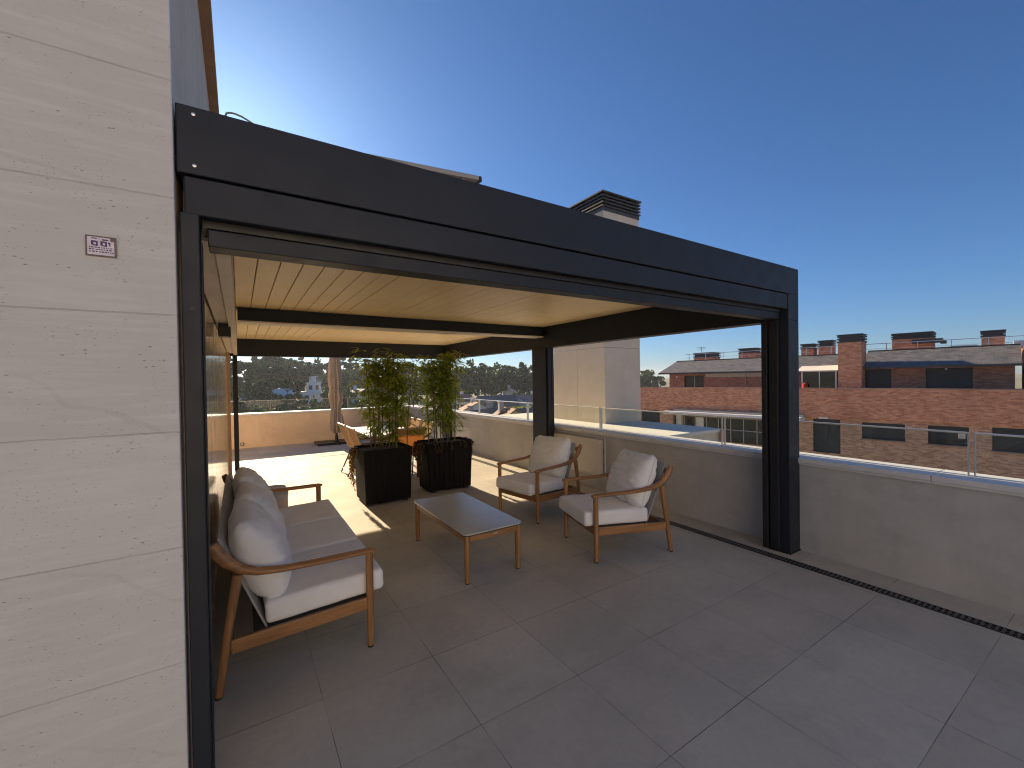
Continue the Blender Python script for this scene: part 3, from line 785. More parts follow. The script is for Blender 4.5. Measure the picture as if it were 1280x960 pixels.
t = thing('ottoman', 'low round cornered ottoman with grey top and beige side behind the sofa armrest', 'ottoman', (.13, 4.98, 0))
mb = MB(); mb.prism(rrect(-.135, .40, 4.80, 5.26, .10, 8), .02, .44); mb.build('body', M['ottoman_side'], t, True, smooth=40)
mb = MB(); bm = mb.bm; pts = rrect(-.14, .405, 4.795, 5.265, .105, 8); rings = []
for sc, z in ((.985, .441), (1, .452), (1, .478), (.985, .488), (.93, .492)):
    rings.append([bm.verts.new((.1325+(x-.1325)*sc, 5.03+(y-5.03)*sc, z)) for x, y in pts])
for a, b in zip(rings, rings[1:]):
    for k in range(len(pts)): bm.faces.new((a[k], a[(k+1) % len(pts)], b[(k+1) % len(pts)], b[k]))
bm.faces.new(rings[0][::-1]); bm.faces.new(rings[-1]); mb.build('top_pad', M['ottoman_top'], t, True, smooth=50)

# ------------------------------------------------------------------ planters, bamboo, trailing plants
def planter(label, x0, x1, y0, y1, H, rz=0):
    cx, cy = (x0+x1)/2, (y0+y1)/2; w, dd = x1-x0, y1-y0
    t = thing('planter', label, 'planter', (cx, cy, 0), rz, 'tall planters dividing the terrace')
    mb = MB(); bm = mb.bm
    def ring(sx, sy, z): return [bm.verts.new((sx*a, sy*b, z)) for a, b in ((-w/2, -dd/2), (w/2, -dd/2), (w/2, dd/2), (-w/2, dd/2))]
    rs = [ring(.92, .92, .03), ring(1, 1, H), ring(.94, .94, H), ring(.92, .92, H-.07)]
    for a, b in zip(rs, rs[1:]):
        for k in range(4): bm.faces.new((a[k], a[(k+1) % 4], b[(k+1) % 4], b[k]))
    bm.faces.new(rs[0][::-1]); bm.faces.new(rs[-1])
    bmesh.ops.bevel(bm, geom=[e for e in bm.edges if abs(e.verts[0].co.z-e.verts[1].co.z) > .2], offset=.012, segments=2, affect='EDGES')
    mb.build('box', M['planter'], t)
    mb = MB()
    for k in range(9):
        x = -w/2*.9 + w*.9*k/8
        mb.bar((x*.93, -dd/2*.925-.003, .05), (x, -dd/2-.003, H-.03), .045, .006, .002, up=(0, -1, 0))
    mb.build('front_slats', M['planter'], t)
    mb = MB(); mb.box(-w/2*.93, w/2*.93, -dd/2*.93, dd/2*.93, H-.068, H-.035)
    mb.build('soil', M['soil'], t)
    mb = MB()
    for sx in (-1, 1):
        for sy in (-1, 1): mb.box(sx*w*.36-.03, sx*w*.36+.03, sy*dd*.36-.03, sy*dd*.36+.03, 0, .0295)
    mb.build('feet', M['black_metal'], t)
    return t
planter('tall dark planter nearer the sofa, with a narrow sunlit left edge', 1.30, 1.935, 5.48, 6.05, .72)
planter('tall dark planter nearer the armchairs, leaves spilling over its rim', 2.20, 2.90, 5.60, 6.06, .71, radians(-1))

def leaf(bm, p, d, up, L, W, bend=.25):
    """folded, drooping lance shaped leaf"""
    d = d.normalized(); s = d.cross(up)
    if s.length < 1e-3: s = d.cross(Vector((1, 0, 0)))
    s.normalize(); u = s.cross(d)
    prof = ((0, .15), (.3, 1), (.62, .8), (1, .02)); prevl = None
    for f, wv in prof:
        c = p + d*(L*f) - Vector((0, 0, 1))*(bend*L*f*f)
        a = bm.verts.new(c - s*(W*wv/2) + u*W*.12*wv); m_ = bm.verts.new(c); b = bm.verts.new(c + s*(W*wv/2) + u*W*.12*wv)
        if prevl:
            bm.faces.new((prevl[0], a, m_, prevl[1])); bm.faces.new((prevl[1], m_, b, prevl[2]))
        prevl = (a, m_, b)
def bamboo(label, cx, cy, z0, wx, wy, nst, ztop, seed, nleaf, spread):
    R = random.Random(seed)
    t = thing('bamboo_plant', label, 'bamboo', (cx, cy, z0), 0, 'bamboo in the tall planters')
    cane = MB(); lv = bmesh.new()
    tops = []
    for k in range(nst):
        bx, by = R.uniform(-wx, wx), R.uniform(-wy, wy)
        if k < nst*.6: bx = -wx + 2*wx*(k+.5)/(nst*.6) + R.uniform(-.02, .02)
        h = (ztop - z0)*R.uniform(.86, 1.0); lx, ly = R.uniform(-.06, .06) + bx*.3, R.uniform(-.05, .05)
        pts = [Vector((bx + lx*(q/6)**1.6, by + ly*(q/6)**1.6, h*q/6)) for q in range(7)]
        cane.tube(pts, [.0088*(1-.55*q/6) for q in range(7)], 6)
        tops.append((bx, by, lx, ly, h))
    for (bx, by, lx, ly, h) in tops:
        nodes = int(nleaf/nst/4.2)
        for _ in range(nodes):
            f = R.random()**.72; f = .08 + .93*f
            base = Vector((bx + lx*f**1.6, by + ly*f**1.6, h*min(f, 1.0)))
            az = R.uniform(0, 2*pi)
            bl = R.uniform(.04, .17)*spread*(1.05 if f > .45 else .95)
            bd = Vector((cos(az), sin(az)*.8, R.uniform(.1, .8))).normalized()
            tip = base + bd*bl
            cane.tube([base, base.lerp(tip, .5) + Vector((0, 0, .008)), tip], [.0016, .0012, .0008], 4)
            for q in range(R.randint(3, 6)):
                a2 = az + R.uniform(-1.3, 1.3)
                dv = Vector((cos(a2), sin(a2), R.uniform(-.5, .55)))
                leaf(lv, base.lerp(tip, R.uniform(.45, 1)), dv, Vector((R.uniform(-.3, .3), R.uniform(-.3, .3), 1)), R.uniform(.09, .175), R.uniform(.020, .032), R.uniform(.02, .42))
    cane.build('canes', M['cane'], t); finish(lv, 'foliage', M['bamboo'], t, smooth=0)
    return t
bamboo('dense green bamboo growing in the planter nearer the sofa', 1.66, 5.80, .66, .23, .16, 12, 1.99, 11, 2700, 1.1)
bamboo('green bamboo growing in the planter nearer the armchairs', 2.53, 5.90, .66, .20, .14, 10, 2.02, 23, 2250, 1.1)

def trailing(label, pts, seed, n, drop, mat):
    R = random.Random(seed); bm = bmesh.new(); mbx = MB()
    c = sum((Vector(p) for p in pts), Vector())/len(pts)
    t = thing('trailing_plant', label, 'plant', tuple(c), 0, 'plants hanging over the planter rims')
    for _ in range(n):
        i = R.randrange(len(pts)-1); p = Vector(pts[i]).lerp(Vector(pts[i+1]), R.random()) - c
        outd = Vector(pts[i+1])-Vector(pts[i]); nrm = Vector((outd.y, -outd.x, 0)).normalized()
        L = drop*R.uniform(.3, 1); path = []
        for q in range(6):
            f = q/5; path.append(p + nrm*(.02 + .05*sin(f*2)+R.uniform(-.01, .01)) + Vector((R.uniform(-.012, .012), R.uniform(-.012, .012), .05*sin(f*3.14*.9)*(1-f) - L*f*f)))
        mbx.tube(path, [.0022]*6, 4)
        for q in range(int(L*70)+6):
            f = R.random(); k = min(4, int(f*5)); b = path[k].lerp(path[k+1], f*5-k)
            leaf(bm, b, Vector((R.uniform(-1, 1), R.uniform(-1, 1), R.uniform(-.8, .3))), Vector((0, 0, 1)), R.uniform(.025, .05), R.uniform(.014, .024), .3)
    mbx.build('stems', M['cane'], t); finish(bm, 'leaves', mat, t, smooth=0)
trailing('yellowing trailing plant hanging down the sunlit left side of the planter nearer the sofa', [(1.30, 6.02, .70), (1.30, 5.75, .70)], 5, 16, .55, M['vine'])
M['vine_dark'] = mat_leaf('brown_trailing_leaf', (.05, .035, .018), (.13, .06, .028), .4)
trailing('dark brown trailing plant draped over the rim of the planter nearer the armchairs', [(2.21, 6.03, .69), (2.19, 5.62, .69)], 9, 16, .42, M['vine_dark'])
trailing('short brown leaves hanging over the armchair side of the second planter', [(2.90, 5.58, .69), (2.91, 6.05, .69)], 10, 12, .34, M['vine_dark'])
trailing('short dry leaves along the front rim of the second planter', [(2.21, 5.60, .69), (2.89, 5.58, .69)], 12, 14, .10, M['vine_dark'])

# ------------------------------------------------------------------ dining set
t = thing('dining_table', 'white topped dining table in full sun behind the planters', 'table', (2.12, 7.45, 0))
mb = MB(); mb.box(1.70, 2.55, 6.72, 8.25, .715, .745, .006); mb.build('tabletop', M['white_top'], t, True)
for lx in (1.76, 2.49):
    for ly in (6.78, 8.19):
        mb = MB(); mb.box(lx-.025, lx+.025, ly-.025, ly+.025, 0, .7145, .004); mb.build('leg', M['frame_brown'], t, True)
for yy in (6.78, 8.19): MB().box(1.785, 2.465, yy-.015, yy+.015, .655, .7145).build('apron', M['frame_brown'], t, True)
def dining_chair(label):
    t = thing('dining_chair', label, 'chair', (0, 0, 0), 0, 'sling chairs round the dining table')
    for s in (-1, 1):
        x = s*.26
        mb = MB(); mb.tube([(x, -.27, .01), (x, -.20, .43), (x, -.19, .455)], .012, 8); mb.build('leg', M['frame_brown'], t)
        mb = MB(); mb.tube([(x, .33, .01), (x, .20, .30), (x, .12, .455)], .012, 8); mb.build('leg', M['frame_brown'], t)
        mb = MB(); mb.tube([(x, -.22, .455), (x, .12, .43), (x, .20, .46), (x, .26, .60), (x, .335, .80), (x, .365, .87)], .013, 8); mb.build('side_frame', M['frame_pale'], t)
        mb = MB(); mb.tube([(x, -.2, .44), (x*1.07, -.22, .60), (x*1.07, -.16, .645), (x*1.05, .10, .64), (x, .275, .635)], .011, 8); mb.build('armrest', M['frame_brown'], t)
    mb = MB(); mb.tube([(-.26, .365, .87), (.26, .365, .87)], .013, 8); mb.tube([(-.26, -.22, .455), (.26, -.22, .455)], .012, 8); mb.tube([(-.26, .30, .075), (.26, .30, .075)], .010, 8); mb.build('cross_bar', M['frame_pale'], t)
    mb = MB(); bm = mb.bm
    prof = [(-.215, .462), (-.05, .435), (.10, .425), (.19, .455), (.25, .585), (.325, .785), (.358, .862)]
    for off in (0, .006):
        pass
    a = [[bm.verts.new((x, y, z)) for x in (-.25, 0, .25)] for y, z in prof]
    b = [[bm.verts.new((x, y+.005, z-.005)) for x in (-.25, 0, .25)] for y, z in prof]
    for r in range(len(prof)-1):
        for k in range(2):
            bm.faces.new((a[r][k], a[r][k+1], a[r+1][k+1], a[r+1][k])); bm.faces.new((b[r][k], b[r+1][k], b[r+1][k+1], b[r][k+1]))
        for k in (0, 2): bm.faces.new((a[r][k], a[r+1][k], b[r+1][k], b[r][k]))
    for r in (0, len(prof)-1):
        for k in range(2): bm.faces.new((a[r][k], b[r][k], b[r][k+1], a[r][k+1]))
    mb.build('sling', M['sling'], t, smooth=60)
    return t
dc = dining_chair('tan sling dining chair on the sofa side of the table, nearest the parasol')
spots = [(1.82, 7.66, pi/2, None), (1.82, 6.98, pi/2, 'tan sling dining chair on the sofa side of the table, right behind the first planter'),
         (2.45, 7.75, -pi/2, 'tan sling dining chair on the parapet side of the table, farther from the planters'),
         (2.45, 7.12, -pi/2, 'tan sling dining chair on the parapet side of the table, nearer the planters'),
         (2.16, 6.62, 0, 'backlit orange sling dining chair at the near end of the table, between the two planters')]
for i, (x, y, rz, lab) in enumerate(spots):
    o = dc if i == 0 else copy_tree(dc)
    o.location = (x, y, 0)
    o.rotation_euler.z = {pi/2: pi/2, -pi/2: -pi/2, 0: 0}[rz]
    if lab: o['label'] = lab
# chairs on the left face +X: local -y -> +X needs rz=+90; on the right -90; at the near end they face +Y: 180
dc.rotation_euler.z = pi/2
for o in list(bpy.data.objects):
    if o.get('label', '').startswith('backlit orange'): o.rotation_euler.z = pi

# ------------------------------------------------------------------ parasol
t = thing('parasol', 'closed taupe parasol tied up on a pole by the far parapet', 'parasol', (2.1, 11.7, 0))
mb = MB(); mb.tube([(2.1, 11.7, .075), (2.1, 11.7, 2.75)], .028, 12); mb.build('pole', M['black_metal'], t, True)
mb = MB(); R = random.Random(4); ph = [R.uniform(0, 6.28) for _ in range(4)]
prof = [(.09, .28), (.15, .36), (.165, .55), (.155, .72), (.125, .86), (.112, .90), (.125, .94), (.16, 1.05), (.165, 1.2), (.145, 1.34), (.128, 1.40), (.14, 1.48), (.155, 1.7), (.15, 2.0), (.13, 2.3), (.09, 2.6), (.04, 2.75)]
def fold(a, z):
    amp = .34 if z < 2.3 else .12
    return .86 + amp*(1 - 2*abs(sin(4.5*a + .9*sin(z*2.2+ph[0])))**.7)*.8 + .10*sin(3*a + z*3+ph[1]) + .08*sin(19*a+z*5)
mb.lathe(prof, (2.1, 11.7, 0), 96, fold); cn = mb.build('canopy', M['parasol'], t, True, smooth=70)
for z in (.90, 1.40):
    mb = MB(); mb.lathe([(.128, z-.014), (.134, z), (.128, z+.014)], (2.1, 11.7, 0), 24); mb.build('tie_strap', M['parasol'], t, True)
bt = thing('parasol_stand', 'black cross shaped parasol stand with flat weights on the far floor', 'stand', (2.1, 11.7, 0))
mb = MB()
for ax, ay in ((1.60, 11.42), (2.12, 11.42), (1.60, 11.74), (2.12, 11.74)): mb.box(ax, ax+.49, ay, ay+.30, .012, .062, .006)
mb.build('weights', M['black_metal'], bt, True)
mb = MB(); mb.lathe([(.07, .063), (.07, .075), (.045, .09), (.04, .2), (.032, .22)], (2.1, 11.7, 0), 16); mb.build('socket', M['black_metal'], bt, True)
mb = MB(); mb.box(1.52, 2.68, 11.69, 11.73, .002, .0115); mb.box(2.08, 2.12, 11.3, 12.1, .0022, .0112); mb.build('cross_frame', M['black_metal'], bt, True)

# floor outlet cover, wall spot
o = MB().prism(rrect(.255, .385, 8.2, 8.36, .012, 3), .001, .006).build('floor_outlet', simple('steel_cover', (.42, .37, .31), .5), None)
tag(o, 'small square outlet cover let into the sunlit floor behind the sofa', 'outlet')
t = thing('wall_spotlight', 'tiny dark spotlight low on the far parapet beside the corner post', 'spotlight', (.03, 12.27, .12))
mb = MB(); mb.box(.0, .07, 12.262, 12.299, .075, .145, .004); mb.build('housing', M['black_metal'], t, True)
mb = MB(); mb.box(.012, .058, 12.256, 12.2618, .088, .132, .003); mb.build('lens', M['alu'], t, True)

# ------------------------------------------------------------------ brick apartment building
bb = thing('brick_apartment_building', 'orange brick apartment building with slate roof, dark shutters and many chimneys across the street', 'building', (32, 3.7, 0), radians(98))
# local: x along the facade (away to the left of the view), +y towards the terrace, -y into the building
def bx(mb, s0, s1, d0, d1, z0, z1, bev=0): mb.box(s0, s1, -d1, -d0, z0, z1, bev)
def bpart(name, m, *boxes, parent=None, bev=0):
    mb = MB()
    for b in boxes: bx(mb, *b, bev)
    return mb.build(name, m, parent or bb, smooth=0)
bpart('parapet', M['brick'], (-16, 27, 0, .28, -1.07, .70))
bpart('parapet_coping', M['brick_coping'], (-16, 27, -.03, .31, .701, .745))
bpart('terrace_slab', M['brick_coping'], (-16, 27, .281, 10, -.5, -.2))
LW = [(7.33, 8.75, -3.35, -1.22), (4.38, 6.29, -2.27, -1.30), (1.92, 3.45, -2.29, -1.28), (-.85, 1.12, -2.40, -1.22), (-4.3, -2.2, -2.4, -1.22), (19.5, 21.2, -2.2, -1.2), (22.5, 24.3, -2.2, -1.2), (11.2, 18.3, -3.3, -1.45)]
def wall_with_holes(s0, s1, z0, z1, d0, d1, holes):
    mb = MB(); zs = sorted({z0, z1} | {z for h in holes for z in h[2:]})
    for za, zb in zip(zs, zs[1:]):
        cur = s0
        for h in sorted(h for h in holes if h[2] <= za + 1e-6 and h[3] >= zb - 1e-6):
            bx(mb, cur, h[0], d0, d1, za, zb); cur = h[1]
        bx(mb, cur, s1, d0, d1, za, zb)
    return mb
wall_with_holes(-16, 27, -5.2, -1.071, .22, .5, LW).build('wall', M['brick_brown'], bb, smooth=0)
bpart('wall', M['brick_brown'], (-16, 27, .20, .5, GZ-.5, -5.201))
def window(s0, s1, z0, z1, d, blind=True, mull=0):
    f = bpart('window', M['black_metal'], (s0, s0+.06, d, d+.08, z0, z1), (s1-.06, s1, d, d+.08, z0, z1), (s0+.06, s1-.06, d, d+.08, z0, z0+.06), (s0+.06, s1-.06, d, d+.08, z1-.06, z1))
    bpart('pane', M['darkglass'], (s0+.06, s1-.06, d+.05, d+.07, z0+.06, z1-.06), parent=f)
    if blind:
        dep = (z1-z0)*blind
        mb = MB(); zz = z1-.06; 
        while zz > z1-.06-dep+.02: bx(mb, s0+.065, s1-.065, d+.015, d+.035, max(zz-.055, z0+.065), zz-.006); zz -= .06
        mb.build('shutter', M['shutter'], f, smooth=0)
    for k in range(1, mull+1):
        s = s0 + (s1-s0)*k/(mull+1); bpart('mullion', M['alu_grey'], (s-.03, s+.03, d+.012, d+.05, z0+.06, z1-.06), parent=f)
    return f
bpart('window_sill', M['brick_coping'], *[(h[0]-.05, h[1]+.05, .12, .3, h[2]-.07, h[2]-.004) for h in LW[1:7]])
for h, bl in zip(LW[:7], (.95, .9, .65, .9, .7, .8, .5)): window(*h[:2], h[2], h[3], .32, bl)
bpart('door_lamp', M['white_paint'], (7.9, 8.4, .05, .2, -1.2, -1.1))
# glazed bay with a white canopy
bpart('canopy', M['white_paint'], (9.15, 18.6, -.9, .2, -1.36, -1.13), bev=.02)
bpart('canopy_upstand', M['beige_panel'], (9.15, 17.9, -.35, -.02, -1.129, -1.0))
f = bpart('glazed_bay', M['alu_grey'], *[(11.2 + 7.1*k/8 - .03, 11.2 + 7.1*k/8 + .03, .3, .38, -3.3, -1.45) for k in range(9)], (11.2, 18.3, .31, .37, -1.55, -1.45), (11.2, 18.3, .31, .37, -2.42, -2.36))
bpart('pane', M['darkglass'], (11.2, 18.3, .39, .41, -3.3, -1.55), parent=f)
bpart('bay_pillar', M['beige_panel'], (17.2, 17.6, -.6, -.3, -3.4, -1.362))
bpart('curtain', M['roofwhite'], (15.9, 16.5, .385, .389, -3.2, -1.6), parent=f)
# recessed top storey
TW = [(16.36, 18.0, .3, 1.66), (5.12, 6.5, -.2, 1.86), (1.82, 3.64, -.2, 1.86), (10.0, 11.2, -.2, 1.6)]
wall_with_holes(.35, 19.3, -.2, 1.93, 1.5, 1.8, TW).build('upper_wall', M['brick_dark'], bb, smooth=0)
bpart('gable_wall', M['brick_dark'], (19.0, 19.3, 1.8, 8.5, -.2, 1.93), (.35, .65, 1.8, 8.5, -.2, 1.93))
for h, bl, mu in zip(TW, (0, .98, .98, .6), (1, 0, 0, 0)): window(*h[:2], h[2], h[3], 1.6, bl, mu)
bpart('lintel', M['beige_panel'], (11.6, 13.2, 1.46, 1.499, 1.52, 1.8), (13.26, 16.2, 1.46, 1.499, 1.52, 1.8))
bpart('downpipe', M['alu_grey'], (13.2, 13.25, 1.42, 1.47, -.2, 1.9))
bpart('wall_lamp', M['white_paint'], (18.55, 18.68, 1.4, 1.499, 1.5, 1.63))
bpart('wall_lamp', M['white_paint'], (2.78, 2.86, 1.4, 1.499, 1.75, 1.84))
# pitched slate roofs: eave at depth 1.0, ridge at 4.1
def pitched(s0, s1, zr=3.0, ze=1.95, d0=1.0, d1=4.1):
    mb = MB(); v = []
    for s in (s0, s1):
        v += [(s, -d0, ze), (s, -d1, zr), (s, -d1, zr-.14), (s, -d0, ze-.10)]
    mb.solid(v, [(0, 1, 5, 4), (3, 7, 6, 2), (0, 4, 7, 3), (1, 2, 6, 5), (0, 3, 2, 1), (4, 5, 6, 7)])
    r = mb.build('roof', M['slate'], bb, smooth=0)
    bpart('ridge_cap', M['cap'], (s0, s1, d1-.06, d1+.12, zr-.005, zr+.05), parent=r)
    bpart('eave_gutter', M['cap'], (s0, s1, d0-.10, d0-.002, ze-.13, ze-.01), parent=r)
pitched(.12, 6.6, 3.08, 2.02); pitched(7.6, 20.0, 2.96, 1.93)
bpart('flat_roof', M['brick_coping'], (.3, 19.3, 4.2, 10, 2.75, 2.93))
bpart('wall', M['brick_dark'], (-16, .0, 2.3, 8, -.2, 3.0))
bpart('roof', M['slate'], (-16, -.2, 1.9, 8, 3.0, 3.1))
# big chimney and the others
def stack(s0, s1, d0, d1, zb, zt, cap):
    c = bpart('chimney', M['brick'], (s0, s1, d0, d1, zb, zt-cap))
    mb = MB(); k = max(2, int(cap/.13)); hh = cap/k
    bx(mb, s0+.06, s1-.06, d0+.06, d1-.06, zt-cap, zt-.03)
    for q in range(k): bx(mb, s0-.04, s1+.04, d0-.04, d1+.04, zt-cap+q*hh, zt-cap+q*hh+hh*.55)
    bx(mb, s0-.06, s1+.06, d0-.06, d1+.06, zt-.035, zt)
    mb.build('louvre_cap', M['cap'], c, smooth=0)
stack(6.35, 7.5, .55, 2.0, -.2, 4.05, .5)
for s0, s1, d0, d1, zt, cap in ((17.5, 19.35, 6, 7.2, 3.74, .48), (14.1, 15.45, 6, 7.2, 3.9, .42), (10.1, 10.9, 6, 7, 3.95, .4), (8.95, 9.8, 6, 7, 4.13, .45), (3.72, 5.65, 6, 8, 4.27, .4), (.68, 1.6, 6, 7, 4.08, .38)):
    stack(s0, s1, d0, d1, 2.8, zt, cap)
bpart('vent_box', M['cap'], (3.2, 4.6, 5.2, 5.9, 3.5, 3.75), (3.05, 3.3, 5.1, 5.9, 3.42, 3.6))
bpart('roof_box', M['white_paint'], (1.75, 2.9, 5.6, 6.4, 2.93, 3.25), (-.6, .35, 5.0, 5.8, 2.93, 3.35))
bpart('roof_box', M['roofwhite'], (2.9, 3.4, 5.4, 6.0, 2.93, 3.2))
# roof railing
mb = MB()
for s in [-.2 + 1.5*k for k in range(14)]: bx(mb, s-.02, s+.02, 4.98, 5.02, 2.93, 3.6)
bx(mb, -.2, 19.6, 4.98, 5.02, 3.58, 3.62); bx(mb, -.2, 19.6, 4.985, 5.015, 3.25, 3.27)
mb.build('roof_railing', M['alu'], bb, smooth=0)
# glazed dormer / balcony room with awning
f = bpart('glazed_balcony', M['white_paint'], (7.62, 7.7, .8, .88, -.2, 1.85), (9.45, 9.53, .8, .88, -.2, 1.85), (8.5, 8.55, .8, .86, -.2, 1.8), (7.7, 9.45, .8, .86, 1.78, 1.85))
bpart('pane', M['darkglass'], (7.7, 9.45, .9, .92, -.2, 1.78), parent=f)
mb = MB(); mb.solid([(7.5, -.55, 1.86), (9.7, -.55, 1.86), (9.7, -1.6, 2.18), (7.5, -1.6, 2.18), (7.5, -.55, 1.81), (9.7, -.55, 1.81), (9.7, -1.6, 2.13), (7.5, -1.6, 2.13)],
                    [(0, 1, 2, 3), (7, 6, 5, 4), (0, 4, 5, 1), (1, 5, 6, 2), (2, 6, 7, 3), (3, 7, 4, 0)])
mb.build('awning', M['roofwhite'], bb, smooth=0)
mb = MB(); mb.lathe([(.02, 0), (.13, .06), (.17, .2), (.14, .33), (.03, .42)], (9.3, -.72, .66), 12); mb.build('red_cushion', M['redcloth'], bb)
mb = MB(); mb.tube([(18.9, -6.6, 3.7), (18.9, -6.6, 4.3)], .025, 6); mb.tube([(18.5, -6.6, 4.25), (19.4, -6.6, 4.25)], .02, 6); mb.tube([(18.6, -6.6, 4.12), (19.3, -6.6, 4.12)], .015, 6); mb.build('aerial', M['alu_grey'], bb)

# ------------------------------------------------------------------ far trees and houses
def at(az, r):
    a = radians(az); x, y = r*sin(a), r*cos(a); return x, y, terr(x, y)
LEAF = {'cedar': mat_leaf('cedar_needles', (.012, .026, .012), (.055, .085, .035), .12, .7, .8, .3),
        'broad': mat_leaf('broadleaf_leaves', (.018, .036, .012), (.075, .115, .035), .16, .6, .8, .3),
        'pale': mat_leaf('pale_leaves', (.05, .08, .03), (.13, .165, .065), .2, .6, .8, .3),
        'yellow': mat_leaf('yellow_leaves', (.20, .22, .02), (.38, .38, .05), .3, .6, .8, .4),
        'hedge': mat_leaf('hedge_leaves', (.045, .075, .02), (.11, .15, .045), .2, .6, .8, .4)}
BARK = simple('tree_bark', (.09, .07, .05), .95, var=.3, scale=2)
def crown_mesh(kind, seed, H):
    R = random.Random(seed); bm = bmesh.new(); clumps = []
    if kind == 'cedar':
        tiers = 9
        for k in range(tiers):
            f = k/(tiers-1); z = H*(.10 + .88*f); rad = H*(.27*(1-f)**.8 + .02)
            for _ in range(int(7*(1-f)) + 2):
                a = R.uniform(0, 6.28); rr = rad*R.uniform(.25, 1)
                clumps.append((Vector((rr*cos(a), rr*sin(a), z + R.uniform(-.03, .03)*H)), H*R.uniform(.045, .085), .45))
    elif kind == 'pine':
        for _ in range(30):
            a = R.uniform(0, 6.28); rr = H*.38*sqrt(R.random())
            clumps.append((Vector((rr*cos(a), rr*sin(a), H*(.80 + .13*(1-(rr/(H*.38))**2) + R.uniform(-.07, .04)))), H*R.uniform(.06, .10), .55))
        for _ in range(6):
            a = R.uniform(0, 6.28); rr = H*.25
            clumps.append((Vector((rr*cos(a), rr*sin(a), H*R.uniform(.5, .68))), H*.07, .5))
    else:
        sq = {'broad': 1, 'pale': 1, 'yellow': .8, 'hedge': .6}[kind]
        for _ in range(34):
            v = Vector((R.gauss(0, 1), R.gauss(0, 1), R.gauss(0, 1))).normalized()*R.random()**.4
            clumps.append((Vector((v.x*H*.40, v.y*H*.40, H*.56 + v.z*H*.40*sq)), H*R.uniform(.07, .13), .8))
    for c, r, fl in clumps:
        for _ in range(60):
            v = Vector((R.gauss(0, 1), R.gauss(0, 1), R.gauss(0, 1))).normalized()*R.uniform(.45, 1.1)
            p = c + Vector((v.x*r, v.y*r, v.z*r*fl)); s = H*R.uniform(.016, .042)
            q = Vector((R.uniform(-1, 1), R.uniform(-1, 1), R.uniform(-1, 1))).normalized(); u = q.orthogonal().normalized(); w2 = q.cross(u)
            bm.faces.new([bm.verts.new(p + u*s*a + w2*s*b) for a, b in ((-1, -.55), (.4, -1), (1, .6), (-.3, 1))])
    return bm, clumps
def make_tree(name, kind, leafm, seed, H, label, group, trunk_h=.9):
    t = thing(name, label, 'tree', (0, 0, 0), 0, group)
    bm, cl = crown_mesh(kind, seed, H)
    mb = MB(); th = H*(.95 if kind == 'cedar' else .72)
    mb.tube([(0, 0, -.6), (.02*H, 0, th*.35), (-.01*H, .01*H, th*.7), (0, 0, th)], [H*.024, H*.018, H*.012, H*.004], 8)
    R = random.Random(seed)
    for c, r, fl in R.sample(cl, min(10, len(cl))):
        b = Vector((0, 0, min(c.z*.8, th*.9))); mb.tube([b, b.lerp(c, .5) + Vector((0, 0, -.02*H)), c], [H*.008, H*.005, H*.002], 5)
    mb.build('trunk', BARK, t); finish(bm, 'crown', leafm, t, smooth=0)
    return t
protos = {}
KINDS = {
 'cedar': ('cedar_tree', 'cedar', 'cedar', 'dark hazy cedar with layered boughs on the hillside beyond the far parapet'),
 'pine': ('pine_tree', 'pine', 'cedar', 'dark flat topped pine on the hillside beyond the far parapet'),
 'broad': ('broadleaf_tree', 'broad', 'broad', 'round crowned dark green tree among the far houses'),
 'pale': ('pale_tree', 'pale', 'pale', 'grey green loose crowned tree among the far houses')}
def plant(kind, az, r, H, seed=0):
    nm, ck, lk, lab = KINDS[kind]; key = (kind, seed % 3)
    if key not in protos:
        protos[key] = make_tree(nm, ck, LEAF[lk], 100 + seed % 3 + hash(kind) % 1, 10, lab, {'cedar': 'far cedars', 'pine': 'far pines', 'broad': 'far round trees', 'pale': 'far pale trees'}[kind]); o = protos[key]
    else: o = copy_tree(protos[key])
    x, y, z = at(az, r); o.location = (x, y, z - .2); s = H/10*1.03; o.scale = (s, s, s); o.rotation_euler.z = (seed*2.4) % 6.28
    return o
R = random.Random(21); sd = 0
